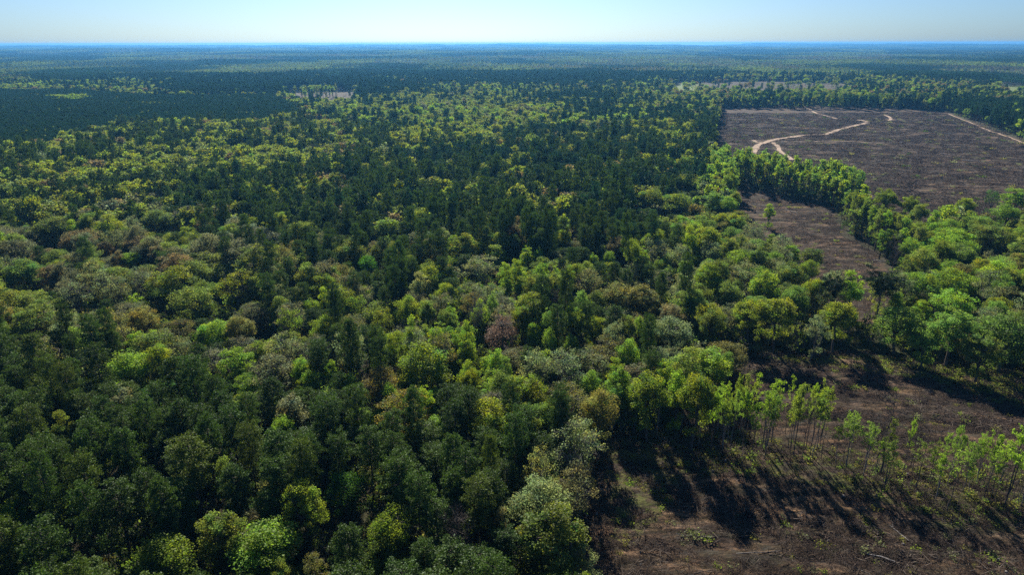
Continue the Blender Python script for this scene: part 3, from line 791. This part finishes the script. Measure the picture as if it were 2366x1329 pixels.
for t, z_ in zip(auto, zz): t['z'] = float(z_)
# the strip of trees between the middle and the far clearing, the grove in the small clearing
def line_trees(p0, p1, n, width, forms, tints, hr, rr_, zt=0):
    a, b = np.array(at(*p0, zt)), np.array(at(*p1, zt))
    for k in range(n):
        t = (k + g.random()) / n
        q = a + (b - a) * t
        q = q + np.array([g.uniform(-.4, .4), g.uniform(0, 1)]) * width
        f = g.choice(forms)
        auto.append(dict(x=float(q[0]), y=float(q[1]), z=gz(q[0], q[1]), h=g.uniform(*hr), r=g.uniform(*rr_), form=f, tint=g.choice(tints), zone=-2))
line_trees((1700, 427), (1965, 492), 34, 16, ['poplar', 'poplar', 'slender'], ['lime', 'lime', 'lime', 'gold'], (17, 23), (1.7, 2.6))
line_trees((1640, 395), (1700, 427), 16, 20, ['poplar', 'slender'], ['lime', 'lime', 'leafgreen'], (15, 20), (1.7, 2.5))
line_trees((1985, 540), (2060, 600), 18, 14, ['poplar', 'poplar', 'slender'], ['olive', 'lime'], (18, 22), (1.8, 2.6))
line_trees((692, 227), (757, 227), 46, 60, ['poplar'], ['lime', 'olive'], (20, 25), (2.2, 3.2))
line_trees((1670, 250), (2180, 258), 300, 75, ['poplar', 'pine', 'broad'], ['lime', 'bluepine', 'olive', 'bluepine'], (18, 24), (2.6, 3.6))
line_trees((1450, 1005), (1640, 1045), 7, 8, ['slender'], ['lime', 'olive', 'leafgreen'], (12, 17), (1.4, 2.2))
line_trees((1640, 1048), (1900, 1066), 32, 9, ['slender'], ['lime', 'olive', 'leafgreen', 'gold'], (12, 19), (1.2, 2.2))
line_trees((1940, 1085), (2240, 1150), 20, 8, ['slender', 'slender', 'bare'], ['lime', 'olive', 'leafgreen'], (9, 15), (0.9, 1.7))
line_trees((2230, 1140), (2400, 1185), 20, 9, ['slender'], ['lime', 'lime', 'leafgreen'], (8, 15), (1.1, 1.9))
print('auto trees', len(auto))

# ------------------------------------------------------------------ individual trees
def make_tree(t, label, group=None):
    pr = random.choice(PROTO[t['form']])
    name = KIND[t['form']]
    root = bpy.data.objects.new(name, None)
    root.empty_display_size = 1
    COL.objects.link(root)
    root.location = (t['x'], t['y'], t['z'])
    root.rotation_euler = (0, 0, random.uniform(0, 6.28))
    s = t['r'] / pr['R']
    root.scale = (s, s, t['h'] / pr['H'])
    tc = vary(TINT[t['tint']])
    for part in ('trunk', 'crown'):
        o = bpy.data.objects.new(part, pr[part])
        o['tint'] = tc
        COL.objects.link(o); o.parent = root
    root['label'] = label
    root['category'] = name.replace('_', ' ')
    if group: root['group'] = group
    return root
GROUP = {'pine_tree': 'pines of the forest', 'broadleaf_tree': 'broadleaf trees of the forest', 'slender_tree': 'thin young trees standing in the clearings', 'bare_tree': 'leafless trees in and around the forest'}
NOUN = {'pine_tree': 'pine', 'broadleaf_tree': 'tree', 'slender_tree': 'thin tree', 'bare_tree': 'bare tree'}
for t in trees:
    t['pp'] = to_px(t['x'], t['y'], t['z'] + t['h'] * 0.8)
    make_tree(t, t['phrase'] if len(t['phrase'].split()) > 3 else t['phrase'] + ' in the forest', GROUP[KIND[t['form']]])
cnt = {k: sum(KIND[t['form']] == k for t in trees) for k in GROUP}
CAP = {'pine_tree': 290, 'broadleaf_tree': 290, 'slender_tree': 120, 'bare_tree': 60}
hp = np.array([t['pp'] if len(t['phrase'].split()) <= 7 else (1e6, 1e6) for t in trees])
cand = []
for t in auto:
    t['pp'] = to_px(t['x'], t['y'], t['z'] + t['h'] * 0.85)
    t['own'] = False
    if -15 < t['pp'][0] < 2380 and t['pp'][1] < 1345 and t['y'] < 700:
        cand.append(t)
cand.sort(key=lambda t: t['y'] - 40 * (t['zone'] == -2))
ORD = ['', 'second ', 'third ', 'fourth ', 'fifth ', 'sixth ', 'seventh ', 'eighth ', 'ninth ', 'tenth ']
seen_l = {}
for t in cand:
    k = KIND[t['form']]
    if cnt[k] >= CAP[k]: continue
    cnt[k] += 1
    t['own'] = True
    d = hp - np.array(t['pp'])
    j = int(np.argmin(d[:, 0] ** 2 + d[:, 1] ** 2))
    dx, dy = -d[j]
    side = ('just right of' if dx > 0 else 'just left of') if abs(dx) > abs(dy) else ('in front of' if dy > 0 else 'behind')
    key = (LOOK[t['tint']], NOUN[k], side, j)
    n_ = seen_l.get(key, 0); seen_l[key] = n_ + 1
    o_ = ORD[min(n_, 9)]
    make_tree(t, f"{o_}{LOOK[t['tint']]} {NOUN[k]} {side} the {trees[j]['phrase']}", GROUP[k])
print('individuals', cnt)

# ------------------------------------------------------------------ the rest of the forest: one mass of instances
def scatter_object(name, protos, recs, label=None, cat=None, kind='stuff'):
    """recs: arrays x, y, z, idx, rot, sx, sz, tint; one object whose points carry copies of the prototypes"""
    coll = bpy.data.collections.new(name + '_kinds')
    for i, me in enumerate(protos):
        o = bpy.data.objects.new('%s_kind_%03d' % (name, i), me)
        coll.objects.link(o)
    n = len(recs['x'])
    me = bpy.data.meshes.new(name)
    me.vertices.add(n)
    me.vertices.foreach_set('co', np.stack([recs['x'], recs['y'], recs['z']], 1).astype(np.float32).ravel())
    a = me.attributes.new('pidx', 'INT', 'POINT'); a.data.foreach_set('value', recs['idx'].astype(np.int32))
    a = me.attributes.new('prot', 'FLOAT_VECTOR', 'POINT'); v = np.zeros((n, 3), np.float32); v[:, 2] = recs['rot']; a.data.foreach_set('vector', v.ravel())
    a = me.attributes.new('pscl', 'FLOAT_VECTOR', 'POINT'); v = np.stack([recs['sx'], recs['sx'], recs['sz']], 1).astype(np.float32); a.data.foreach_set('vector', v.ravel())
    a = me.attributes.new('tint', 'FLOAT_COLOR', 'POINT'); v = np.ones((n, 4), np.float32); v[:, :3] = recs['tint']; a.data.foreach_set('color', v.ravel())
    me.update()
    o = link(name, me)
    ng = bpy.data.node_groups.new(name + '_nodes', 'GeometryNodeTree')
    ng.interface.new_socket('Geometry', in_out='INPUT', socket_type='NodeSocketGeometry')
    ng.interface.new_socket('Geometry', in_out='OUTPUT', socket_type='NodeSocketGeometry')
    N, L = ng.nodes, ng.links
    gi, go = N.new('NodeGroupInput'), N.new('NodeGroupOutput')
    ci = N.new('GeometryNodeCollectionInfo')
    ci.inputs['Collection'].default_value = coll
    ci.inputs['Separate Children'].default_value = True
    ci.inputs['Reset Children'].default_value = True
    ip = N.new('GeometryNodeInstanceOnPoints')
    def named(nm, ty):
        q = N.new('GeometryNodeInputNamedAttribute'); q.data_type = ty; q.inputs[0].default_value = nm
        return q.outputs[0]
    L.new(gi.outputs[0], ip.inputs['Points'])
    L.new(ci.outputs[0], ip.inputs['Instance'])
    ip.inputs['Pick Instance'].default_value = True
    L.new(named('pidx', 'INT'), ip.inputs['Instance Index'])
    er = N.new('FunctionNodeEulerToRotation')
    L.new(named('prot', 'FLOAT_VECTOR'), er.inputs[0])
    L.new(er.outputs[0], ip.inputs['Rotation'])
    L.new(named('pscl', 'FLOAT_VECTOR'), ip.inputs['Scale'])
    L.new(ip.outputs[0], go.inputs[0])
    md = o.modifiers.new('scatter', 'NODES'); md.node_group = ng
    o['kind'] = kind
    if label: o['label'] = label
    if cat: o['category'] = cat
    return o
def joined(d, name):
    nb = len(d['bv'])
    v = np.concatenate([d['bv'], d['lv']])
    lc = np.concatenate([np.ones((nb, 3)), d['lc']])
    f = [d['bf'], d['lf'] + nb]
    mi = np.concatenate([np.ones(len(d['bf']), int), np.zeros(len(d['lf']), int)])
    return np_mesh(name, v, f, d['mats'], mi, lc)
# nearer mass trees use the full prototypes, farther ones lighter ones with larger sprays
def light(form, i):
    if form == 'pine': d = pine(700 + i, H=21, Rc=3.2, base=0.42, whorl=1.5, needles=15, tuft=0.75, leaf=0.24)
    elif form == 'tall': d = broadleaf(740 + i, H=17, Rc=3.1, base=0.28, nclump=34, leaves=20, puff=1.15, leaf=0.34, limbs=3, conic=0.35)
    elif form == 'poplar': d = broadleaf(750 + i, H=19, Rc=2.4, base=0.46, nclump=28, leaves=22, puff=1.0, leaf=0.30, limbs=3)
    elif form == 'open': d = broadleaf(760 + i, H=17.5, Rc=4.8, base=0.34, nclump=46, leaves=18, puff=1.2, leaf=0.30, sparse=0.45, limbs=5)
    else: d = broadleaf(780 + i, H=17, Rc=4.6, base=0.38, nclump=50, leaves=24, puff=1.35, leaf=0.36, limbs=4)
    d['mats'] = (M_NEEDLE if form == 'pine' else M_LEAF, M_BARK)
    return d
pm, pinfo, byform = [], [], {}
for f in ('broad', 'dome', 'open', 'tall', 'poplar', 'pine', 'slender', 'bare', 'umbrella'):
    byform[f, 0] = []
    for d in PROTO[f]:
        byform[f, 0].append(len(pm)); pm.append(joined(d, 'mass_' + f)); pinfo.append((d['R'], d['H']))
for f in ('broad', 'open', 'tall', 'poplar', 'pine'):
    byform[f, 1] = []
    for i in range(4):
        d = light(f, i)
        byform[f, 1].append(len(pm)); pm.append(joined(d, 'light_' + f)); pinfo.append((d['R'], d['H']))
for f in ('dome', 'slender', 'bare', 'umbrella'): byform[f, 1] = byform[f, 0]
rest = [t for t in auto if not t['own']]
idx = np.array([random.choice(byform[t['form'], 0 if t['y'] < 330 else 1]) for t in rest])
recs = dict(x=np.array([t['x'] for t in rest]), y=np.array([t['y'] for t in rest]), z=np.array([t['z'] for t in rest]), idx=idx,
            rot=rng.uniform(0, 6.28, len(rest)), sx=np.array([t['r'] / pinfo[k][0] for t, k in zip(rest, idx)]), sz=np.array([t['h'] / pinfo[k][1] for t, k in zip(rest, idx)]),
            tint=np.array([vary(TINT[t['tint']]) for t in rest]))
scatter_object('forest', pm, recs, 'mixed spring forest of dark pines and yellow-green broadleaf trees running to the distance', 'forest')

# low growth under and between the trees
def bush(seed, sparse):
    g_ = np.random.default_rng(seed)
    d = broadleaf(seed, H=5.5, Rc=2.2, base=0.12, nclump=22, leaves=34, puff=0.8, leaf=0.16, sparse=sparse, limbs=4)
    d['mats'] = (M_LEAF, M_PALEBARK)
    return joined(d, 'bush')
bm_ = [bush(820 + i, [0.1, 0.5, 0.8][i % 3]) for i in range(6)]
sel = (np.hypot(X, Y) < 620) & (rng.random(X.shape) < 0.85)
bx, by = X[sel] + rng.normal(size=sel.sum()) * 1.5, Y[sel] + rng.normal(size=sel.sum()) * 1.5
keep = np.ones(len(bx), bool)
for c in CLEARINGS: keep &= ~inside(bx, by, c)
bx, by = bx[keep], by[keep]
pal = np.array([TINT[k] for k in ('olive', 'pine', 'brown', 'leafgreen', 'grey', 'olivepine', 'rust', 'lime')])
wts = np.array([4, 5, 2, 2, 2, 4, .3, 1]); wts = wts / wts.sum()
tn = pal[rng.choice(len(pal), len(bx), p=wts)] * rng.uniform(0.55, 1.0, (len(bx), 1))
scl = rng.uniform(0.6, 1.6, len(bx))
scatter_object('undergrowth', bm_, dict(x=bx, y=by, z=ground_z(bx, by), idx=rng.integers(0, 6, len(bx)), rot=rng.uniform(0, 6.28, len(bx)), sx=scl, sz=scl * rng.uniform(.7, 1.4, len(bx)), tint=tn), 'low shrubs and saplings growing under the trees', 'undergrowth')

# ------------------------------------------------------------------ far woods in stands
def stand(seed, kindmix, n, size=130.0, q=26):
    g_ = np.random.default_rng(seed)
    V, F, C, M, nv = [], [], [], [], 0
    tot = np.array([m[3] for m in kindmix], float); tot /= tot.sum()
    side = int(math.sqrt(n))
    for a in range(side):
        for b in range(side):
            m = kindmix[g_.choice(len(kindmix), p=tot)]
            x = (a + g_.uniform(0, 1)) / side * size - size / 2; y = (b + g_.uniform(0, 1)) / side * size - size / 2
            r = g_.uniform(*m[1]); h = g_.uniform(*m[2])
            d = dome_points(q, g_, -0.4); d = unit(d + g_.normal(size=d.shape) * .2)
            if m[0].endswith('pine'): sh = np.clip(1 - 0.55 * (d[:, 2:3] + .4), .2, 1); cen = np.concatenate([d[:, :2] * r * sh * 1.2, h * .7 + d[:, 2:3] * h * .32], 1)
            else: cen = np.concatenate([d[:, :2] * r, h - r + d[:, 2:3] * r * .95], 1)
            cen = cen * g_.uniform(.9, 1.1, (q, 1)) + np.array([x, y, 0])
            w = r * 0.30 * g_.uniform(.7, 1.3, q)
            v, f = cards(cen, unit(d + g_.normal(size=d.shape) * .45), w, w * 1.1, g_)
            tint = np.array(TINT[m[0]]) * g_.uniform(.8, 1.2)
            V.append(v); F.append(f + nv); nv += len(v)
            C.append(np.repeat(tint[None] * g_.uniform(.8, 1.2, (q, 1)), 4, 0))
            # stem
            tv = np.array([[x - .2, y, -3], [x + .2, y, -3], [x + .1, y, h * .8], [x - .1, y, h * .8]]); V.append(tv); F.append(np.array([[0, 1, 2, 3]]) + nv); nv += 4
            C.append(np.full((4, 3), .07))
    return np_mesh('stand', np.concatenate(V), np.concatenate(F), [M_LEAF], None, np.concatenate(C))
PK = ('bluepine', (2.2, 3.2), (15, 20)); OK_ = ('olive', (3.5, 5.5), (13, 19)); LK = ('lime', (3.2, 5.0), (12, 18)); RK = ('rust', (3, 5), (11, 17)); GK = ('grey', (3, 5), (11, 17)); DK = ('gold', (3.5, 5.5), (14, 19))
stands = [stand(900, [(*PK, 1)], 520), stand(901, [(*PK, 1)], 480),
          stand(902, [(*PK, 6), (*OK_, 3), (*LK, 1), (*RK, 1)], 330), stand(903, [(*PK, 5), (*OK_, 2), (*LK, 1.5), (*GK, 2)], 300),
          stand(904, [(*OK_, 4), (*LK, 4), (*DK, 1), (*PK, 2)], 250), stand(905, [(*LK, 3), (*OK_, 4), (*RK, 2), (*PK, 1)], 230),
          stand(906, [(*RK, 3), (*GK, 4), (*PK, 2)], 170), stand(907, [(*GK, 1), (*PK, 1), (*OK_, 1)], 49)]
FX, FY, FS = [], [], []
r0 = FAR_D - 60
for (ra, rb, st) in ((r0, 6000, 118.0), (6000, 12000, 190.0), (12000, 23500, 300.0)):
    a = np.arange(-rb * .75, rb * .75, st); b = np.arange(ra * .7, rb, st)
    A, B = np.meshgrid(a, b)
    A = (A + rng.uniform(-.3, .3, A.shape) * st).ravel(); B = (B + rng.uniform(-.3, .3, B.shape) * st).ravel()
    rr = np.hypot(A, B)
    k = (rr >= ra) & (rr < rb) & (np.abs(A) < B * .84 + 100)
    FX.append(A[k]); FY.append(B[k]); FS.append(np.full(k.sum(), st / 118.0))
FX, FY, FS = map(np.concatenate, (FX, FY, FS))
nA = fbm(FX / 420 + 9, FY / 800 + 2, 4); nB = fbm(FX / 500 + 30, FY / 700 + 22, 4); nH = fbm(FX / 350 + 60, FY / 350 + 41, 3)
fi = np.where(nA < .46, rng.integers(0, 2, len(FX)), np.where(nA < .53, rng.integers(2, 4, len(FX)), rng.integers(4, 6, len(FX))))
fi = np.where(nB > .60, 6, fi); fi = np.where(nB > .66, 7, fi)
mul = rng.uniform(.35, .75, (len(FX), 1)) * np.ones((1, 3))
scatter_object('distant_woods', stands, dict(x=FX, y=FY, z=ground_z(FX, FY), idx=fi, rot=rng.integers(0, 4, len(FX)) * math.pi / 2 + rng.normal(size=len(FX)) * .1, sx=FS, sz=np.where(FS > 1, 1 + (FS - 1) * .3, 1) * (0.35 + 1.3 * nH), tint=mul), 'far-off woods fading blue towards the horizon', 'woods')
print('stands', len(FX))

# ------------------------------------------------------------------ ground
rs = [0.0, 20, 40, 60]
while rs[-1] < 25000: rs.append(rs[-1] * (1.0045 if rs[-1] < 450 else 1.0075))
rs = np.array(rs)
th = np.concatenate([np.arange(-52, 52, 0.26), np.arange(52, 308, 8.0)])
nr, nt = len(rs), len(th)
RR, TT = np.meshgrid(rs, np.radians(th), indexing='ij')
GX, GY = RR * np.sin(TT), RR * np.cos(TT)
gzv = ground_z(GX.ravel(), GY.ravel())
V = np.stack([GX.ravel(), GY.ravel(), gzv], 1)
ii, jj = np.meshgrid(np.arange(nr - 1), np.arange(nt), indexing='ij')
j2 = (jj + 1) % nt
F = np.stack([ii * nt + jj, (ii + 1) * nt + jj, (ii + 1) * nt + j2, ii * nt + j2], -1).reshape(-1, 4)[:, ::-1]
gm = np_mesh('ground', V, F, [M_GROUND], smooth=True)
ex = (fbm(GX.ravel() / 9 + 5, GY.ravel() / 9, 3) - .5) * 8; ey = (fbm(GX.ravel() / 9 + 50, GY.ravel() / 9 + 9, 3) - .5) * 8
def mask(polys):
    m = np.zeros(nr * nt, bool)
    for p in polys: m |= inside(GX.ravel() + ex, GY.ravel() + ey, p)
    return m.astype(np.float32)
def setattr_(nm, v):
    a = gm.attributes.new(nm, 'FLOAT', 'POINT'); a.data.foreach_set('value', v.astype(np.float32))
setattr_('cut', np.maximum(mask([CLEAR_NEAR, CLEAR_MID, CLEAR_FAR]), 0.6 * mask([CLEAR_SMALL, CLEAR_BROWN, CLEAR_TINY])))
setattr_('field', mask([FIELD_A, FIELD_B, FIELD_C]))
GRASS_BAND = P((1400, 1010), (1560, 985), (1700, 1000), (1900, 1040), (2100, 1060), (2500, 1120), (2500, 1230), (2200, 1210), (2000, 1150), (1800, 1110), (1600, 1090), (1520, 1200), (1400, 1260), z=0)
GRASS_BACK = P((1690, 830), (2000, 825), (2200, 850), (2600, 880), (2600, 960), (2300, 935), (2150, 880), (1900, 850), z=0)
gm_ = mask([GRASS_BAND, GRASS_BACK])
setattr_('grassy', np.maximum(gm_ * .7, 0.10))
go_ = link('ground', gm); go_['kind'] = 'structure'

# ------------------------------------------------------------------ dirt tracks over the far clearing
TRACK_PTS = []
def ribbon(name, pix, width, lift=0.16, label=None):
    pts = np.array([at(px, py, 0) for px, py in pix])
    # smooth and resample
    seg = [pts[0]]
    for a, b in zip(pts[:-1], pts[1:]):
        n = max(2, int(np.linalg.norm(b - a) / 2.0))
        for k in range(1, n + 1): seg.append(a + (b - a) * k / n)
    q = np.array(seg)
    for _ in range(14): q[1:-1] = (q[:-2] + 2 * q[1:-1] + q[2:]) / 4
    TRACK_PTS.append(q)
    d = unit(np.gradient(q, axis=0)); nrm = np.stack([-d[:, 1], d[:, 0]], 1)
    w = width * (0.5 + 0.35 * fbm(np.arange(len(q)) / 4.0, np.zeros(len(q)) + width, 3))
    cols = []
    for s in (-1, -.5, 0, .5, 1):
        e = q + nrm * (w * s * (1 + (0.25 * (rng.random(len(q)) - .5) if abs(s) == 1 else 0)))[:, None]
        cols.append(np.column_stack([e, np.zeros(len(e))]))
    A = np.stack(cols, 1)
    # sit above the highest nearby ground point
    zc_ = np.max([ground_z(A[:, :, 0] + ox, A[:, :, 1] + oy) for ox in (-1.5, 0, 1.5) for oy in (-2.5, 0, 2.5)], axis=0)
    A[:, :, 2] = zc_ + lift
    n = len(q)
    i, j = np.meshgrid(np.arange(n - 1), np.arange(4), indexing='ij')
    F = np.stack([i * 5 + j, i * 5 + j + 1, (i + 1) * 5 + j + 1, (i + 1) * 5 + j], -1).reshape(-1, 4)
    o = link(name, np_mesh(name, A.reshape(-1, 3), F, [M_TRACK], smooth=True))
    o['kind'] = 'structure'
    return o
ribbon('dirt_track', [(1740, 357), (1748, 338), (1772, 328), (1800, 322), (1835, 317), (1870, 312), (1912, 310), (1945, 300), (1985, 290), (2005, 285), (1995, 279), (1980, 277)], 4.2)
ribbon('dirt_track', [(1785, 330), (1800, 342), (1798, 350), (1815, 358), (1830, 370)], 3.0)
ribbon('dirt_track', [(1740, 326), (1750, 330), (1770, 329)], 3.0)
ribbon('dirt_track', [(1935, 275), (1905, 267), (1885, 262), (1870, 252), (1856, 246)], 2.6)
ribbon('dirt_track', [(2040, 266), (2055, 272), (2058, 279), (2048, 280)], 2.8)
ribbon('dirt_track', [(1810, 328), (1900, 328), (1990, 331), (2060, 335)], 1.0)
ribbon('dirt_track', [(2185, 264), (2240, 284), (2290, 306), (2330, 318), (2372, 334)], 1.5)

# ------------------------------------------------------------------ logging slash, stumps and logs
def slash_heap(seed, n, rad, ln, thick):
    g_ = np.random.default_rng(seed); T = Tubes()
    for k in range(n):
        a, rr_ = g_.uniform(0, 6.28), rad * math.sqrt(g_.random())
        c = np.array([math.cos(a) * rr_ * 1.5, math.sin(a) * rr_ * .8, g_.uniform(0, .5) * (1 - rr_ / rad * .7)])
        az, el = g_.normal() * .9, g_.normal() * .28
        L = ln * g_.uniform(.35, 1.2)
        d = np.array([math.cos(az) * math.cos(el), math.sin(az) * math.cos(el), math.sin(el)]) * L / 2
        t = thick * g_.uniform(.4, 1.4)
        T.add(curve(c - d, c + d, g_.uniform(-.1, .2), 3, g_), [t, t * .8, t * .3], 3)
    v, f = T.out()
    return np_mesh('slash', v, f, [M_TWIG if seed in (1003, 1004) else M_SLASH])
def stump_mesh(seed):
    T = Tubes(); T.add(np.array([[0, 0, -.3], [0, 0, .05], [0, 0, .28], [0, 0, .29]]), [.36, .27, .24, .01], 8)
    v, f = T.out(); return np_mesh('stump', v, f, [M_PALEBARK])
def weed(seed):
    g_ = np.random.default_rng(seed)
    n = 60
    pos = g_.normal(size=(n, 3)) * np.array([.6, .6, .12]) + [0, 0, .22]
    s = .13 * g_.uniform(.5, 1.4, n)
    v, f = cards(pos, unit(g_.normal(size=(n, 3)) + [0, 0, .5]), s, s * 1.3, g_)
    return np_mesh('weed', v, f, [M_LEAF], None, np.repeat(g_.uniform(.7, 1.3, (n, 1)) * np.ones((1, 3)), 4, 0))
sl = [slash_heap(1000 + i, [26, 36, 20, 14][i % 4], [1.2, 1.8, 0.9, 2.2][i % 4], [1.3, 1.8, 1.0, 3.0][i % 4], [.03, .035, .028, .07][i % 4]) for i in range(8)] + [stump_mesh(0)] + [weed(1100 + i) for i in range(3)]
SX, SY, SI, SSC, STN = [], [], [], [], []
def scatter_in(poly, st, dmax, wt, s_rng, tints, extra=None):
    p = np.array(poly); lo, hi = p.min(0), p.max(0)
    a = np.arange(lo[0], min(hi[0], 1100), st); b = np.arange(lo[1], min(hi[1], dmax), st)
    A, B = np.meshgrid(a, b); A = (A + rng.uniform(-.5, .5, A.shape) * st).ravel(); B = (B + rng.uniform(-.5, .5, B.shape) * st).ravel()
    u, v = A * .98 - B * .2, B * .98 + A * .2
    dens = fbm(u / 22, v / 4.0, 3)
    k = inside(A, B, poly) & (dens + rng.uniform(-.16, .16, A.shape) > .46) & (np.abs(A) < B * .85 + 20)
    if extra is not None: k &= extra(A, B)
    if poly is CLEAR_FAR:
        for q in TRACK_PTS:
            for c0 in range(0, len(q), 3):
                k &= (A - q[c0, 0]) ** 2 + (B - q[c0, 1]) ** 2 > 22
    A, B = A[k], B[k]
    w = np.array(wt, float); w /= w.sum()
    SX.append(A); SY.append(B); SI.append(rng.choice(len(sl), len(A), p=w)); SSC.append(rng.uniform(*s_rng, len(A)))
    STN.append(np.array([TINT[t] for t in tints])[rng.integers(0, len(tints), len(A))])
WN = [5, 5, 5, 2, 5, 5, 5, 2, .35, .6, .6, .6]
scatter_in(CLEAR_NEAR, 1.15, 260, WN, (.5, 1.3), ['olive', 'brown', 'grey'])
scatter_in(CLEAR_MID, 2.0, 800, WN, (.7, 1.6), ['olive', 'brown', 'grey'])
scatter_in(CLEAR_FAR, 2.9, 1000, [5, 5, 5, 3, 5, 5, 5, 3, .4, .8, .8, .8], (1.0, 2.8), ['pine', 'brown', 'grey', 'grey', 'twig'])
WG = [.3] * 8 + [.05, 5, 5, 5]
scatter_in(GRASS_BAND, 1.6, 260, WG, (.35, 1.1), ['olive', 'brown', 'brown', 'leafgreen'], lambda a, b: inside(a, b, CLEAR_NEAR))
scatter_in(GRASS_BACK, 1.1, 260, WG, (.4, 1.3), ['olive', 'olive', 'brown'], lambda a, b: inside(a, b, CLEAR_NEAR))
SX, SY, SI, SSC, STN = map(np.concatenate, (SX, SY, SI, SSC, STN))
scatter_object('logging_slash', sl, dict(x=SX, y=SY, z=ground_z(SX, SY), idx=SI, rot=-.2 + rng.normal(size=len(SX)) * .8, sx=SSC, sz=SSC * rng.uniform(.7, 1.3, len(SX)), tint=STN), 'brown brush, twigs, stumps and weeds littering the felled clearings', 'brush')
print('slash', len(SX))

LOGS = [(2075, 1235, 60, 'silver'), (1735, 770, 0, ''), ]
def log(px, py, L, ang, rad, m, label):
    x, y = at(px, py, 0)
    g_ = np.random.default_rng(int(px * 7 + py))
    T = Tubes(); a = R(ang)
    d = np.array([math.cos(a), math.sin(a), 0]) * L / 2
    c = curve(-d, d, 0, 6, g_, 0.06); c[:, 2] += rad * .8
    T.add(c, np.linspace(rad, rad * .45, 6), 7)
    for k in range(4):
        p_ = c[g_.integers(2, 6)]
        T.add(curve(p_, p_ + np.array([math.cos(a + g_.normal()), math.sin(a + g_.normal()), .5]) * g_.uniform(.5, 1.6), 0, 3, g_), [rad * .35, rad * .2, .01], 4)
    v, f = T.out()
    o = link('fallen_log', np_mesh('fallen_log', v, f, [m], smooth=True))
    zz_ = [gz(x + s * d[0], y + s * d[1]) for s in (-1, -.5, 0, .5, 1)]
    o.location = (x, y, max(zz_[1:4]) - .05)
    o.rotation_euler = (0, 0, 0)
    o['label'] = label; o['category'] = 'log'; o['group'] = 'felled logs lying in the clearings'
for a_ in [
 (2075, 1235, 5, 105, .10, M_DEAD, 'bleached pole lying upright to the view in the bottom right shadows'),
 (2025, 1290, 6, 150, .12, M_DEAD, 'grey log slanting on the soil by the bottom edge'),
 (1975, 1315, 5, 140, .10, M_PALEBARK, 'short brown log beside the bottom edge'),
 (1750, 1275, 9, 5, .13, M_PALEBARK, 'long dark log along the bottom rut'),
 (1900, 915, 6, 130, .12, M_DEAD, 'pale branch in the shadowed back of the near clearing'),
 (2145, 1000, 9, -8, .14, M_PALEBARK, 'dark log line across the right of the near clearing'),
 (1600, 1240, 7, 170, .12, M_PALEBARK, 'log half hidden in tree shadows at the lower clearing'),
 (2030, 603, 5, -35, .28, M_DEAD, 'white log at the end of the middle clearing'),
 (1750, 476, 8, -40, .22, M_DEAD, 'white log near the head of the middle clearing'),
 (1826, 492, 8, -60, .24, M_DEAD, 'forked white log in the middle of the middle clearing'),
 (1880, 495, 6, -30, .20, M_DEAD, 'small white log right of the forked one'),
 (2092, 333, 12, -50, .38, M_DEAD, 'bright log in the centre of the far clearing'),
 (2190, 358, 13, -45, .40, M_DEAD, 'bright log right of the far clearing centre'),
 (2240, 374, 12, -20, .34, M_DEAD, 'white log nearer the right of the far clearing'),
 (2295, 398, 10, 0, .34, M_DEAD, 'flat white log at the right of the far clearing'),
 (2060, 427, 10, -40, .30, M_DEAD, 'white log above the golden far trees'),
 (2090, 440, 8, 10, .26, M_DEAD, 'small pale log above the golden far trees'),
 (1790, 292, 14, 0, .34, M_DEAD, 'pale log pile line left of the sand track'),
 (1745, 308, 14, -10, .34, M_DEAD, 'pale log near the left side of the far clearing'),
 (2192, 311, 14, -30, .36, M_DEAD, 'pale log on the far slope of the clearing'),
 (2150, 475, 8, 0, .30, M_DEAD, 'white log beside the olive trees of the far clearing'),
]: log(*a_)

# ------------------------------------------------------------------ haze
hz_m, n, l = mat('haze_air')
out = n.new('ShaderNodeOutputMaterial'); pv = n.new('ShaderNodeVolumePrincipled')
pv.inputs['Color'].default_value = (0.095, 0.33, 0.68, 1)
pv.inputs['Density'].default_value = 7.0e-5
pv.inputs['Anisotropy'].default_value = 0.45
l.new(pv.outputs[0], out.inputs['Volume'])
e = 25500.0
zlo, zhi = float(gzv.min()) - 1.0, max(104.0, float(gzv.max()) + 40)
hv = np.array([[sx * e, sy * e, z_] for z_ in (zlo, zhi) for sx, sy in ((-1, -1), (1, -1), (1, 1), (-1, 1))])
hf = np.array([[0, 3, 2, 1], [4, 5, 6, 7], [0, 1, 5, 4], [1, 2, 6, 5], [2, 3, 7, 6], [3, 0, 4, 7]])
ho = link('haze', np_mesh('haze', hv, hf, [hz_m])); ho['kind'] = 'stuff'
print('ground z', gzv.min(), gzv.max())
